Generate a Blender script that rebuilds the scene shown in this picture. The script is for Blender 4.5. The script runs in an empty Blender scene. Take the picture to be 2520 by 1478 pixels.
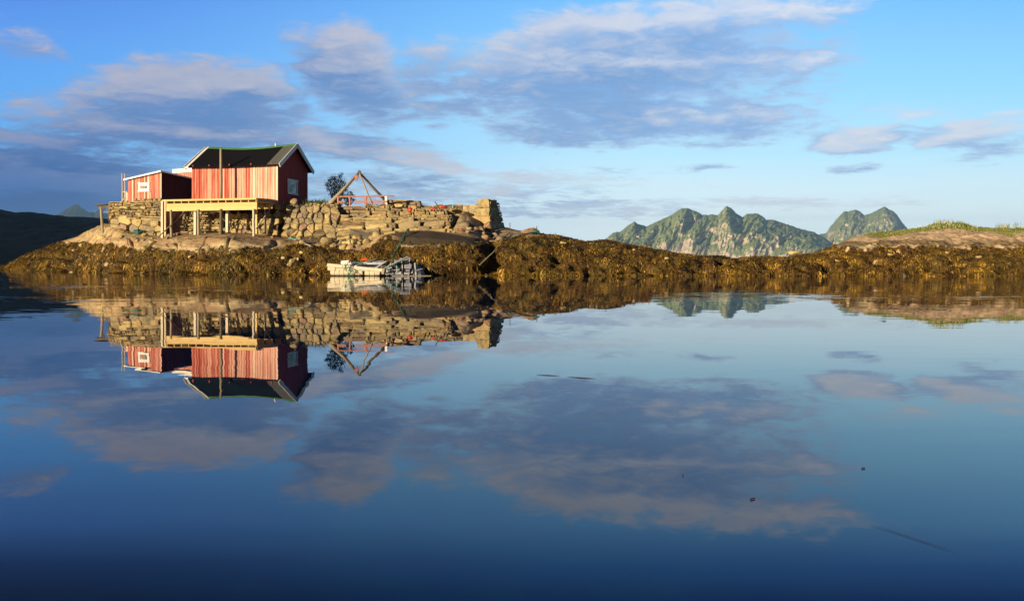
import bpy, bmesh, math, random
import numpy as np
from mathutils import Vector, Matrix
R = math.radians
scene = bpy.context.scene
COL = scene.collection

# ------------------------------------------------------------------ camera
CAM_H = 0.75            # seated in a small boat
FOC = 1978.0            # focal length in units of a 2520 px wide frame
HX, HY = 1260.0, 646.0  # principal column, horizon row
cd = bpy.data.cameras.new('camera'); cam = bpy.data.objects.new('camera', cd); COL.objects.link(cam)
cam.location = (0, 0, CAM_H); cam.rotation_euler = (R(90), 0, 0)
cd.sensor_width = 36; cd.lens = 36*FOC/2520; cd.clip_start = 0.05; cd.clip_end = 60000
cd.shift_y = -(1478/2-HY)/2520
scene.camera = cam

# ------------------------------------------------------------------ sun
SUN_AZ, SUN_EL = R(42), R(9.0)       # behind the camera, to the left, very low
S = Vector((-math.sin(SUN_AZ)*math.cos(SUN_EL), -math.cos(SUN_AZ)*math.cos(SUN_EL), math.sin(SUN_EL)))
sl = bpy.data.lights.new('sun', 'SUN'); sun = bpy.data.objects.new('sun', sl); COL.objects.link(sun)
sl.energy = 5.0; sl.angle = R(0.5); sl.color = (1.0, 0.785, 0.49)
sun.rotation_euler = S.to_track_quat('Z', 'Y').to_euler(); sun.location = (-60, -60, 40)

# ------------------------------------------------------------------ render / view
scene.view_settings.view_transform = 'Standard'; scene.view_settings.look = 'None'
scene.view_settings.exposure = 0.88; scene.view_settings.gamma = 1
scene.render.engine = 'CYCLES'
scene.cycles.max_bounces = 6; scene.cycles.volume_bounces = 0
scene.cycles.use_denoising = True

# ------------------------------------------------------------------ node helper
class G:
    def __init__(s, tree): s.t = tree; s.n = tree.nodes; s.l = tree.links
    def put(s, sock, v):
        if v is None: return
        if isinstance(v, bpy.types.NodeSocket): s.l.new(v, sock)
        elif isinstance(v, (tuple, list)) and len(v) == 3 and sock.type == 'RGBA': sock.default_value = (*v, 1)
        else: sock.default_value = v
    def m(s, op, a, b=None, c=None, clamp=False):
        n = s.n.new('ShaderNodeMath'); n.operation = op; n.use_clamp = clamp
        s.put(n.inputs[0], a); s.put(n.inputs[1], b); s.put(n.inputs[2], c); return n.outputs[0]
    def xyz(s, x, y, z):
        n = s.n.new('ShaderNodeCombineXYZ'); s.put(n.inputs[0], x); s.put(n.inputs[1], y); s.put(n.inputs[2], z); return n.outputs[0]
    def sep(s, v):
        n = s.n.new('ShaderNodeSeparateXYZ'); s.put(n.inputs[0], v); return n.outputs
    def noise(s, vec, scale, detail=4, rough=0.55, dist=0.0, color=False, lac=2.0):
        n = s.n.new('ShaderNodeTexNoise'); s.put(n.inputs['Vector'], vec); s.put(n.inputs['Scale'], scale)
        n.inputs['Detail'].default_value = detail; n.inputs['Roughness'].default_value = rough
        n.inputs['Lacunarity'].default_value = lac; n.inputs['Distortion'].default_value = dist
        return n.outputs['Color' if color else 'Fac']
    def voro(s, vec, scale, feature='F1', rnd=1.0, out='Distance'):
        n = s.n.new('ShaderNodeTexVoronoi'); n.feature = feature; s.put(n.inputs['Vector'], vec); n.inputs['Scale'].default_value = scale
        n.inputs['Randomness'].default_value = rnd; return n.outputs[out]
    def ss(s, v, a, b, lo=0.0, hi=1.0):
        n = s.n.new('ShaderNodeMapRange'); n.interpolation_type = 'SMOOTHSTEP'
        for i, q in enumerate((v, a, b, lo, hi)): s.put(n.inputs[i], q)
        return n.outputs[0]
    def lin(s, v, a, b, lo=0.0, hi=1.0):
        n = s.n.new('ShaderNodeMapRange')
        for i, q in enumerate((v, a, b, lo, hi)): s.put(n.inputs[i], q)
        return n.outputs[0]
    def mix(s, f, a, b, mode='MIX'):
        n = s.n.new('ShaderNodeMix'); n.data_type = 'RGBA'; n.blend_type = mode
        s.put(n.inputs[0], f); s.put(n.inputs[6], a); s.put(n.inputs[7], b); return n.outputs[2]
    def ramp(s, f, stops):
        n = s.n.new('ShaderNodeValToRGB'); e = n.color_ramp.elements
        while len(e) < len(stops): e.new(0.5)
        for el, (p, c) in zip(e, stops): el.position = p; el.color = (*c, 1)
        s.put(n.inputs[0], f); return n.outputs[0]
    def vmul(s, v, w):
        n = s.n.new('ShaderNodeVectorMath'); n.operation = 'MULTIPLY'; s.put(n.inputs[0], v); n.inputs[1].default_value = w; return n.outputs[0]
    def vadd(s, v, w):
        n = s.n.new('ShaderNodeVectorMath'); n.operation = 'ADD'; s.put(n.inputs[0], v); s.put(n.inputs[1], w); return n.outputs[0]
    def attr(s, name, out='Fac'):
        n = s.n.new('ShaderNodeAttribute'); n.attribute_name = name; return n.outputs[out]
    def obj(s):
        return s.n.new('ShaderNodeTexCoord').outputs['Object']
    def pos(s):
        return s.n.new('ShaderNodeNewGeometry').outputs['Position']
    def bump(s, h, strength=0.5, dist=0.05):
        n = s.n.new('ShaderNodeBump'); n.inputs['Strength'].default_value = strength; n.inputs['Distance'].default_value = dist
        s.put(n.inputs['Height'], h); return n.outputs[0]

# ------------------------------------------------------------------ world: sky with clouds
world = bpy.data.worlds.new('World'); scene.world = world; world.use_nodes = True
g = G(world.node_tree); g.n.clear()
def build_sky(g):
    out = g.n.new('ShaderNodeOutputWorld'); bg = g.n.new('ShaderNodeBackground')
    sky = g.n.new('ShaderNodeTexSky'); sky.sky_type = 'NISHITA'; sky.sun_disc = False
    sky.sun_elevation = SUN_EL; sky.sun_rotation = math.atan2(S.x, S.y) % (2*math.pi)
    sky.air_density = 1.2; sky.dust_density = 0.3; sky.ozone_density = 3.0
    d = g.n.new('ShaderNodeTexCoord').outputs['Generated']
    x, y, z = g.sep(d)
    az = g.m('ARCTAN2', x, y)
    hyp = g.m('SQRT', g.m('ADD', g.m('MULTIPLY', x, x), g.m('MULTIPLY', y, y)))
    el = g.m('DIVIDE', z, g.m('MAXIMUM', hyp, 0.02))
    el = g.m('MAXIMUM', el, 0.0)
    # clear sky: two elevation ramps, left and right of the view, over the physical sky
    e1 = g.m('DIVIDE', g.m('DIVIDE', el, 0.45), g.m('MAXIMUM', g.m('COSINE', az), 0.72), clamp=True)
    left = g.ramp(e1, [(0, (.30, .55, .80)), (.10, (.16, .47, .88)), (.30, (.13, .47, .98)), (.50, (.11, .41, .98)), (.72, (.085, .28, .86)), (.83, (.026, .09, .34)), (.93, (.008, .030, .13)), (1, (.002, .007, .03))])
    right = g.ramp(e1, [(0, (1.05, 1.18, 1.2)), (.14, (.95, 1.12, 1.18)), (.30, (.55, .92, 1.14)), (.50, (.33, .75, 1.10)), (.72, (.20, .57, 1.06)), (.84, (.07, .28, .80)), (.94, (.016, .10, .42)), (1, (.006, .035, .20))])
    side = g.ss(az, -0.62, 0.22)
    grad = g.mix(side, left, right)
    nish = g.mix(1.0, sky.outputs[0], (0.07, 0.07, 0.07), 'MULTIPLY')
    clear = g.mix(0.90, nish, grad)
    # cloud plane coordinates
    zz = g.m('ADD', g.m('MAXIMUM', z, 0.0), 0.10)
    p = g.xyz(g.m('DIVIDE', x, zz), g.m('DIVIDE', y, zz), 0.0)
    wrp = g.noise(p, 1.3, 3, 0.5, color=True)
    wx, wy, _ = g.sep(wrp)
    ELL = []   # (x, y, rx, ry, tilt, weight) read off the sky as directions
    def E(x_, y_, rx, ry, w, t=0.0):
        u = (x_-HX)/FOC; v = (HY-y_)/FOC; a = math.atan(u); c = math.cos(a)
        ELL.append((a, v*c, rx/FOC*c*c, ry/FOC*c, w, t))
    E(1620, 70, 430, 75, 1.2, .05); E(1500, 180, 480, 130, 1.4); E(1620, 290, 340, 78, 1.35); E(1250, 190, 260, 75, .9, -.12)
    E(1800, 300, 200, 60, .9, .1); E(1400, 330, 200, 30, .9); E(1980, 150, 120, 45, .8, .35); E(1930, 40, 190, 40, .8)
    E(870, 190, 135, 130, 1.35, -.3); E(800, 90, 110, 45, .7); E(990, 250, 120, 60, .8, -.2)
    E(470, 220, 270, 85, 1.35, .12); E(430, 310, 340, 72, 1.35); E(650, 290, 170, 60, .8); E(230, 270, 120, 60, .8)
    E(780, 350, 220, 45, .95, -.1); E(960, 380, 190, 38, .95, -.15)
    E(130, 350, 300, 42, 1.2); E(80, 460, 330, 75, 1.9); E(330, 440, 180, 50, .8); E(60, 250, 90, 25, .4); E(60, 100, 140, 60, .4)
    E(1170, 450, 420, 28, .6); E(1050, 480, 420, 34, .7); E(1380, 520, 300, 22, .65); E(700, 460, 260, 40, .6)
    E(2110, 335, 140, 32, .95); E(2430, 320, 170, 50, .95, .12); E(2105, 403, 60, 12, .8); E(2450, 365, 130, 26, .8, .2)
    E(1700, 355, 170, 20, .8); E(1720, 418, 60, 8, .7); E(1880, 500, 330, 16, .6, -.02); E(2250, 270, 130, 22, .5); E(2060, 35, 90, 30, .6, .3)
    def density(dy):
        a_ = g.m('ADD', az, g.m('MULTIPLY', g.m('SUBTRACT', wx, 0.5), 0.10))
        e_ = g.m('ADD', g.m('ADD', el, dy), g.m('MULTIPLY', g.m('SUBTRACT', wy, 0.5), 0.040))
        tot = None
        for (a0, e0, ra, re, w, t) in ELL:
            da = g.m('SUBTRACT', a_, a0); de = g.m('SUBTRACT', e_, e0)
            if t: de = g.m('SUBTRACT', de, g.m('MULTIPLY', da, t))
            qa = g.m('MULTIPLY', da, 1/ra); qe = g.m('MULTIPLY', de, 1/re)
            r2 = g.m('MULTIPLY_ADD', qa, qa, g.m('MULTIPLY', qe, qe))
            k = g.m('MULTIPLY_ADD', r2, -0.62*w, w)
            tot = k if tot is None else g.m('SMOOTH_MAX', tot, k, 0.25)
        return g.m('MAXIMUM', tot, -0.9)
    z2 = g.m('ADD', zz, 0.016)
    p2 = g.xyz(g.m('DIVIDE', x, z2), g.m('DIVIDE', y, z2), 0.0)
    n1 = g.noise(p, 2.0, 9, 0.62, 0.3); n2 = g.noise(p2, 2.0, 4, 0.55, 0.3)
    n3 = g.noise(g.vmul(p, (1.5, 1.7, 1)), 4.6, 9, 0.66, 0.35)
    nn = g.m('ADD', g.m('MULTIPLY', g.m('SUBTRACT', n1, 0.5), 2.2), g.m('MULTIPLY', g.m('SUBTRACT', n3, 0.5), 2.3))
    nb = g.m('ADD', g.m('MULTIPLY', g.m('SUBTRACT', n2, 0.5), 2.2), g.m('MULTIPLY', g.m('SUBTRACT', n3, 0.5), 0.9))
    D1 = density(0.0); D2 = density(0.026)
    a = g.m('ADD', D1, nn); b = g.m('ADD', D2, nb)
    dens = g.ss(a, 0.03, 0.95)
    lit = g.ss(g.m('ADD', g.m('MULTIPLY', g.m('SUBTRACT', D1, D2), 0.9), g.m('ADD', g.m('MULTIPLY', g.m('SUBTRACT', n1, n2), 0.9), g.m('MULTIPLY', g.m('SUBTRACT', n3, 0.5), 0.8))), -0.16, 0.62)
    thin = g.ss(a, 0.35, 1.2, 1.0, 0.0)
    lit = g.m('MAXIMUM', g.m('MULTIPLY', lit, 0.80), g.m('MULTIPLY', thin, 0.35))
    fine = g.m('MULTIPLY', g.m('SUBTRACT', n3, 0.5), 0.9)
    lit = g.m('ADD', lit, fine, clamp=True)
    low = g.m('MULTIPLY', g.ss(az, -0.12, -0.56), g.ss(el, 0.20, 0.06))
    shadow = g.mix(g.ss(az, -.35, .25), (.115, .225, .49), (.23, .41, .74))
    shadow = g.mix(g.ss(a, .55, 1.7, 0.0, .45), shadow, (.10, .20, .46))
    shadow = g.mix(low, shadow, (.010, .075, .31))
    light = g.mix(g.ss(az, -.45, .35), (.47, .45, .53), (.74, .75, .82))
    light = g.mix(g.m('MULTIPLY', low, .97), light, (.018, .12, .42))
    cc = g.mix(lit, shadow, light)
    op = g.m('MULTIPLY', dens, g.m('ADD', 0.90, g.m('MULTIPLY', low, 0.08)))
    col = g.mix(op, clear, cc)
    # pale streaky veil just over the horizon, stronger on the right
    veil_n = g.noise(g.xyz(g.m('MULTIPLY', az, 3.0), g.m('MULTIPLY', el, 42.0), 0.0), 1.4, 5, 0.6)
    veil = g.m('MULTIPLY', g.ss(veil_n, 0.42, 0.72), g.m('MULTIPLY', g.ss(el, 0.16, 0.03), g.ss(az, -0.42, 0.0)))
    col = g.mix(g.m('MULTIPLY', veil, 0.7), col, (.80, .93, 1.0))
    back = g.ss(g.m('ABSOLUTE', az), 0.95, 1.7, 1.0, 0.30)      # unseen sky behind the camera dimmed to cut fill light
    col = g.mix(1.0, col, g.xyz(back, back, back), 'MULTIPLY')
    g.put(bg.inputs[0], col); bg.inputs[1].default_value = 0.615
    g.l.new(bg.outputs[0], out.inputs[0])
build_sky(g)
world.cycles.sampling_method = 'MANUAL'; world.cycles.sample_map_resolution = 512

# ------------------------------------------------------------------ numpy noise
_rs = np.random.RandomState(7)
_perm = _rs.permutation(256); _perm = np.concatenate([_perm, _perm, _perm])
_gr = _rs.normal(size=(256, 3)); _gr /= np.linalg.norm(_gr, axis=1)[:, None]
def perlin(x, y, z):
    x, y, z = np.broadcast_arrays(np.asarray(x, float), np.asarray(y, float), np.asarray(z, float))
    xi = np.floor(x).astype(int); yi = np.floor(y).astype(int); zi = np.floor(z).astype(int)
    xf = x-xi; yf = y-yi; zf = z-zi; xi &= 255; yi &= 255; zi &= 255
    f = lambda t: t*t*t*(t*(t*6-15)+10)
    u, v, w = f(xf), f(yf), f(zf); r = 0
    for dx in (0, 1):
        for dy in (0, 1):
            for dz in (0, 1):
                h = _perm[_perm[_perm[xi+dx]+yi+dy]+zi+dz] & 255
                gg = _gr[h]
                dot = gg[..., 0]*(xf-dx)+gg[..., 1]*(yf-dy)+gg[..., 2]*(zf-dz)
                r = r + dot*(u if dx else 1-u)*(v if dy else 1-v)*(w if dz else 1-w)
    return r*1.5
def fbm(x, y, z, oct=4, gain=0.5, ridged=False):
    a = 1; s = 0; k = 0
    for i in range(oct):
        n = perlin(x*2**i+17*i, y*2**i+5*i, z*2**i)
        if ridged: n = 1-2*np.abs(n)
        s = s+a*n; k += a; a *= gain
    return s/k

# ------------------------------------------------------------------ mesh helpers
def P(x, y, d):
    """point seen at column x, row y (2520 x 1478 frame) standing d metres out"""
    return Vector(((x-HX)/FOC*d, d, CAM_H+(HY-y)/FOC*d))
def npmesh(name, V, F, mat, parent=None, smooth=False, attrs=None, origin=(0, 0, 0)):
    V = np.asarray(V, float)-np.asarray(origin, float)
    me = bpy.data.meshes.new(name); F = np.asarray(F)
    me.vertices.add(len(V)); me.vertices.foreach_set('co', V.ravel())
    k = F.shape[1]; me.loops.add(F.size); me.loops.foreach_set('vertex_index', F.ravel())
    me.polygons.add(len(F)); me.polygons.foreach_set('loop_start', np.arange(0, F.size, k)); me.polygons.foreach_set('loop_total', np.full(len(F), k))
    if smooth: me.polygons.foreach_set('use_smooth', np.ones(len(F), bool))
    me.update(calc_edges=True)
    for an, (dom, arr) in (attrs or {}).items():
        at = me.attributes.new(an, 'FLOAT', dom); at.data.foreach_set('value', np.asarray(arr, float))
    me.materials.append(mat)
    o = bpy.data.objects.new(name, me); COL.objects.link(o)
    if parent: o.parent = parent
    else: o.location = origin
    return o
class MB:
    def __init__(s): s.v = []; s.f = []; s.t = []
    def add(s, vs, fs, tone=0.5):
        b = len(s.v); s.v.extend([tuple(p) for p in vs]); s.f.extend([tuple(i+b for i in f) for f in fs]); s.t.extend([tone]*len(fs))
    def hexa(s, c, tone=0.5):       # 8 corners: bottom 4, top 4
        s.add(c, [(0, 3, 2, 1), (4, 5, 6, 7), (0, 1, 5, 4), (1, 2, 6, 5), (2, 3, 7, 6), (3, 0, 4, 7)], tone)
    def obox(s, o, a, b, c, tone=0.5):   # origin corner and three edge vectors
        o = Vector(o); a = Vector(a); b = Vector(b); c = Vector(c)
        s.hexa([o, o+a, o+a+b, o+b, o+c, o+a+c, o+a+b+c, o+b+c], tone)
    def beam(s, p, q, w, h, tone=0.5, up=(0, 0, 1)):
        p = Vector(p); q = Vector(q); d = (q-p).normalized(); u = Vector(up)
        if abs(d.dot(u)) > .97: u = Vector((0.23, 0.97, 0))
        sd = d.cross(u).normalized()*w/2; uu = sd.cross(d).normalized()*h/2
        s.hexa([p-sd-uu, p+sd-uu, q+sd-uu, q-sd-uu, p-sd+uu, p+sd+uu, q+sd+uu, q-sd+uu], tone)
    def tube(s, pts, rad, seg=7, tone=0.5):
        pts = [Vector(p) for p in pts]; n = len(pts)
        if not hasattr(rad, '__len__'): rad = [rad]*n
        b = len(s.v)
        for i, p in enumerate(pts):
            d = (pts[min(i+1, n-1)]-pts[max(i-1, 0)]).normalized()
            a = d.orthogonal().normalized() if abs(d.z) < .9 else Vector((1, 0, 0)).cross(d).normalized(); c = d.cross(a)
            for k in range(seg):
                t = 2*math.pi*k/seg; s.v.append(tuple(p+(a*math.cos(t)+c*math.sin(t))*rad[i]))
        for i in range(n-1):
            for k in range(seg):
                k2 = (k+1) % seg; s.f.append((b+i*seg+k, b+i*seg+k2, b+(i+1)*seg+k2, b+(i+1)*seg+k)); s.t.append(tone)
        s.f.append(tuple(b+k for k in range(seg))[::-1]); s.f.append(tuple(b+(n-1)*seg+k for k in range(seg))); s.t += [tone]*2
    def quad(s, a, b, c, d, tone=0.5): s.add([a, b, c, d], [(0, 1, 2, 3)], tone)
    def build(s, name, mat, parent=None, origin=(0, 0, 0), smooth=False):
        o_ = Vector(origin)
        me = bpy.data.meshes.new(name); me.from_pydata([tuple(Vector(v)-o_) for v in s.v], [], s.f)
        at = me.attributes.new('tone', 'FLOAT', 'FACE'); at.data.foreach_set('value', s.t)
        me.materials.append(mat)
        bm = bmesh.new(); bm.from_mesh(me); bmesh.ops.recalc_face_normals(bm, faces=bm.faces); bm.to_mesh(me); bm.free()
        if smooth: me.polygons.foreach_set('use_smooth', [True]*len(me.polygons))
        o = bpy.data.objects.new(name, me); COL.objects.link(o)
        if parent: o.parent = parent
        else: o.location = origin
        return o
def tag(o, label=None, cat=None, group=None, kind=None):
    if label: o['label'] = label
    if cat: o['category'] = cat
    if group: o['group'] = group
    if kind: o['kind'] = kind
    return o
def empty(name, loc, label, cat, group=None):
    o = bpy.data.objects.new(name, None); COL.objects.link(o); o.location = loc; o.empty_display_size = .2
    return tag(o, label, cat, group)

# ------------------------------------------------------------------ materials
def mat(name, fn, rough=0.8):
    m = bpy.data.materials.new(name); m.use_nodes = True; g = G(m.node_tree)
    b = g.n['Principled BSDF']; b.inputs['Roughness'].default_value = rough
    b.inputs['Specular IOR Level'].default_value = 0.3
    fn(g, b); return m
def set_(b, g, **k):
    for kk, v in k.items(): g.put(b.inputs[kk.replace('_', ' ')], v)

def m_sea(g, b):
    p = g.pos(); x, y, z = g.sep(p)
    r = g.m('SQRT', g.m('ADD', g.m('MULTIPLY', x, x), g.m('MULTIPLY', y, y)))
    patch = g.noise(g.vmul(p, (.05, .16, 1)), 1.0, 3, .5)
    patch = g.ss(patch, .44, .62)
    far = g.m('MULTIPLY', g.ss(r, 9.0, 22.0), g.ss(r, 260.0, 60.0))
    amp = g.m('ADD', 0.0010, g.m('MULTIPLY', far, g.m('MULTIPLY_ADD', patch, 0.0115, 0.0016)))
    a = g.noise(g.vmul(p, (.55, 1.5, 1)), 1.0, 2, .4, color=True)
    c = g.noise(g.vmul(p, (1.6, 6.0, 1)), 1.0, 3, .5, color=True)
    ax, ay, _ = g.sep(a); cx, cy, _ = g.sep(c)
    sx = g.m('ADD', g.m('MULTIPLY', g.m('SUBTRACT', ax, .5), 3.0), g.m('MULTIPLY', g.m('SUBTRACT', cx, .5), 5.0))
    sy = g.m('ADD', g.m('MULTIPLY', g.m('SUBTRACT', ay, .5), 1.8), g.m('MULTIPLY', g.m('SUBTRACT', cy, .5), 2.2))
    nx = g.m('MULTIPLY', sx, g.m('MULTIPLY', amp, 3.0)); ny = g.m('MULTIPLY', sy, amp)
    nrm = g.n.new('ShaderNodeVectorMath'); nrm.operation = 'NORMALIZE'; g.put(nrm.inputs[0], g.xyz(nx, ny, 1.0))
    g.put(b.inputs['Normal'], nrm.outputs[0])
    t = g.noise(g.vmul(p, (1, .8, 1)), .9, 5, .6, .8)
    g.put(b.inputs['Base Color'], g.mix(g.ss(t, .45, .75), (.0015, .012, .052), (.005, .050, .075)))
    b.inputs['Roughness'].default_value = 0.0; b.inputs['IOR'].default_value = 1.42; b.inputs['Specular IOR Level'].default_value = .5
M_SEA = mat('sea_water', m_sea)

def rock_color(g, p, tone=None):
    big = g.noise(p, .45, 5, .6, .4); mid = g.noise(p, 2.3, 6, .65, .3); fine = g.noise(p, 11, 5, .7)
    c = g.ramp(big, [(.30, (.38, .29, .15)), (.45, (.48, .36, .18)), (.55, (.44, .26, .14)), (.70, (.35, .28, .16))])
    c = g.mix(g.ss(mid, .40, .68), c, (.22, .18, .115))
    c = g.mix(g.m('MULTIPLY', g.ss(mid, .50, .30), .5), c, (.46, .35, .22))
    c = g.mix(g.m('MULTIPLY', g.ss(fine, .52, .75), .6), c, (.10, .09, .07))
    return c, big, mid, fine
def m_islet(g, b):
    p = g.pos(); x, y, z = g.sep(p)
    c, big, mid, fine = rock_color(g, p)
    pw = g.vadd(p, g.vmul(g.noise(p, .8, 3, .5, color=True), (1.6, 1.6, 1.0)))
    cr = g.voro(g.vmul(pw, (.32, .40, .95)), 1.0, 'DISTANCE_TO_EDGE')
    crack = g.m('MULTIPLY', g.ss(cr, .006, .028, 1.0, 0.0), g.ss(g.noise(p, .9, 3, .5), .42, .58))
    c = g.mix(g.m('MULTIPLY', crack, .85), c, (.035, .028, .02))
    # black tide-zone lichen above the weed
    zn = g.m('ADD', z, g.m('MULTIPLY', g.m('SUBTRACT', mid, .5), .9))
    band = g.attr('band')
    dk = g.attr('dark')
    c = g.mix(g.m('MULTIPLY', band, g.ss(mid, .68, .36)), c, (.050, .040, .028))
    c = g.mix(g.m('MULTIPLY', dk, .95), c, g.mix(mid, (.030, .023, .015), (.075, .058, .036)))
    grs = g.attr('turf')
    gcol = g.mix(g.noise(p, 5, 4, .6), (.08, .12, .024), (.26, .24, .07))
    c = g.mix(grs, c, gcol)
    weed = g.attr('weed')
    wn = g.noise(p, 3.5, 6, .75, .5); wn2 = g.noise(p, .6, 3, .5)
    wc = g.ramp(wn, [(.30, (.016, .009, .003)), (.45, (.060, .032, .007)), (.58, (.13, .070, .012)), (.75, (.22, .12, .022))])
    wc = g.mix(g.m('MULTIPLY', g.ss(wn2, .45, .65), .5), wc, (.080, .066, .014))
    c = g.mix(g.ss(weed, .35, .65), c, wc)
    barn = g.attr('pale')
    c = g.mix(g.m('MULTIPLY', barn, g.ss(fine, .35, .6)), c, (.50, .42, .26))
    c = g.mix(g.m('MULTIPLY', g.attr('fair'), g.ss(mid, .70, .40, .1, .6)), c, (.66, .49, .35))
    set_(b, g, Base_Color=c)
    hgt = g.m('ADD', g.m('MULTIPLY', mid, .5), g.m('MULTIPLY', fine, .35))
    hgt = g.m('SUBTRACT', hgt, g.m('MULTIPLY', crack, .35))
    hgt = g.m('ADD', hgt, g.m('MULTIPLY', g.m('MULTIPLY', weed, wn), 1.2))
    g.put(b.inputs['Normal'], g.bump(hgt, .8, .14))
M_ISLET = mat('shore_rock', m_islet, .82)

def m_stone(g, b):
    p = g.pos(); t = g.attr('tone'); mid = g.noise(p, 2.6, 6, .65, .3); fine = g.noise(p, 13, 5, .7)
    c = g.ramp(t, [(0, (.018, .014, .010)), (.08, (.03, .024, .018)), (.12, (.22, .18, .12)), (.25, (.43, .33, .15)), (.35, (.33, .26, .14)), (.48, (.54, .42, .20)), (.60, (.46, .33, .15)), (.75, (.34, .19, .12)), (1, (.26, .23, .18))])
    big = g.noise(p, .55, 4, .6)
    c = g.mix(g.m('MULTIPLY', g.ss(big, .50, .66), .6), c, (.17, .15, .115))
    c = g.mix(g.m('MULTIPLY', g.ss(mid, .45, .68), .8), c, (.12, .105, .075))
    c = g.mix(g.m('MULTIPLY', g.ss(fine, .55, .75), .6), c, (.07, .06, .045))
    set_(b, g, Base_Color=c)
    g.put(b.inputs['Normal'], g.bump(g.m('ADD', g.m('MULTIPLY', mid, .5), fine), .6, .06))
M_STONE = mat('rubble_stone', m_stone, .85)

def m_weed(g, b):
    t = g.attr('tone'); p = g.pos()
    c = g.ramp(t, [(0, (.010, .006, .002)), (.3, (.050, .027, .005)), (.52, (.140, .084, .011)), (.75, (.31, .190, .022)), (1, (.52, .30, .050))])
    big = g.noise(p, .5, 3, .5)
    c = g.mix(g.m('MULTIPLY', g.ss(big, .5, .62), .45), c, (.075, .070, .014))
    set_(b, g, Base_Color=c)
M_WEED = mat('bladder_wrack', m_weed, .42)

def m_siding(g, b):
    p = g.obj(); t = g.attr('tone')
    st = g.noise(g.vmul(p, (7, 7, .45)), 1.0, 5, .65, .3); sp = g.noise(g.vmul(p, (9, 9, 2.2)), 1.0, 5, .7)
    k = g.m('ADD', t, g.m('MULTIPLY', g.m('SUBTRACT', st, .5), .9))
    c = g.ramp(k, [(0, (.26, .035, .022)), (.30, (.36, .060, .035)), (.48, (.52, .17, .12)), (.74, (.66, .35, .27)), (1, (.80, .57, .47))])
    c = g.mix(g.m('MULTIPLY', g.ss(sp, .60, .72), .6), c, (.25, .06, .035))
    set_(b, g, Base_Color=c)
M_SIDING = mat('weathered_red_boards', m_siding, .75)
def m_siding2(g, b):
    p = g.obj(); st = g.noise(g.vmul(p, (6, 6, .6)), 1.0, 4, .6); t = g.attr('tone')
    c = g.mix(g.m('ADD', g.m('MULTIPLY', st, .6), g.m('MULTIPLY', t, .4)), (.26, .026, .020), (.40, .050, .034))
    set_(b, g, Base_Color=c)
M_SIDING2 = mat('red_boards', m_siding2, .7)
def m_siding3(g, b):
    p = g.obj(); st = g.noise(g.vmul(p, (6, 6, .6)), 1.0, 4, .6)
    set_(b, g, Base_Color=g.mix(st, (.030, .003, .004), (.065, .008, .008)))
M_SIDING3 = mat('shade_darkened_red_boards', m_siding3, .85)  # shade of the shed's side wall is put into its board colour
def m_wood(c1, c2, sc=(14, 14, 1.2), rough=.75):
    def f(g, b):
        p = g.obj(); n = g.noise(g.vmul(p, sc), 1.0, 5, .65, .4); t = g.attr('tone')
        k = g.m('ADD', g.m('MULTIPLY', n, .9), g.m('MULTIPLY', g.m('SUBTRACT', t, .5), .6), clamp=True)
        kn = g.noise(p, 6, 3, .6)
        c = g.mix(k, c1, c2); c = g.mix(g.m('MULTIPLY', g.ss(kn, .62, .75), .5), c, tuple(v*.45 for v in c1))
        set_(b, g, Base_Color=c)
    return f
M_FRESH = mat('fresh_pine', m_wood((.50, .33, .12), (.72, .53, .24), (2.0, 2.0, 9)), .7)
M_GREY = mat('grey_driftwood', m_wood((.20, .165, .12), (.44, .37, .26)), .85)
M_DARKW = mat('tarred_wood', m_wood((.075, .060, .040), (.20, .165, .115)), .85)
M_PALEW = mat('pale_wood', m_wood((.44, .37, .27), (.70, .62, .48)), .75)
M_WRECKW = mat('bleached_boat_planks', m_wood((.36, .38, .42), (.74, .76, .80), (3, 3, 12)), .75)
M_REDW = mat('faded_red_rail', m_wood((.32, .09, .06), (.50, .25, .18), (3, 3, 3)), .75)
def m_flat(c, var=.15, sc=8, rough=.6):
    def f(g, b):
        n = g.noise(g.obj(), sc, 5, .65)
        set_(b, g, Base_Color=g.mix(g.m('MULTIPLY', g.ss(n, .35, .75), 1.0), c, tuple(v*(1-var*2.2) for v in c)))
    return f
M_WHITE = mat('white_paint', m_flat((.80, .79, .76), .10, 5), .5)
M_GREEN = mat('green_ridge_paint', m_flat((.055, .22, .055), .2, 4), .6)
M_PLASTIC = mat('white_plastic', m_flat((.76, .74, .70), .08, 6), .35)
M_ORANGE = mat('orange_plastic', m_flat((.60, .10, .02), .15, 6), .4)
M_REDB = mat('red_buoy_plastic', m_flat((.48, .06, .035), .15, 6), .35)
M_ROPE = mat('green_rope', m_flat((.03, .20, .13), .2, 30), .8)
M_ROPEB = mat('turquoise_net', m_flat((.12, .33, .32), .25, 25), .8)
M_ROPEW = mat('pale_rope', m_flat((.45, .40, .28), .2, 30), .8)
M_IRON = mat('rusty_iron', m_flat((.16, .07, .035), .2, 10), .7)
def m_felt(g, b):
    p = g.obj(); n = g.noise(p, 3, 5, .6); f = g.noise(p, 40, 3, .6)
    set_(b, g, Base_Color=g.mix(n, (.005, .0055, .009), (.011, .011, .014)))
    g.put(b.inputs['Normal'], g.bump(f, .3, .02))
M_FELT = mat('tar_paper', m_felt, 1.0)
M_FELT.node_tree.nodes['Principled BSDF'].inputs['Specular IOR Level'].default_value = .05
def m_glass(g, b):
    p = g.obj(); n = g.noise(p, 3, 3, .5)
    set_(b, g, Base_Color=g.mix(n, (.20, .30, .29), (.28, .38, .36))); b.inputs['Roughness'].default_value = .08; b.inputs['Specular IOR Level'].default_value = .6
M_GLASS = mat('curtained_window_glass', m_glass, .1)
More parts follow.
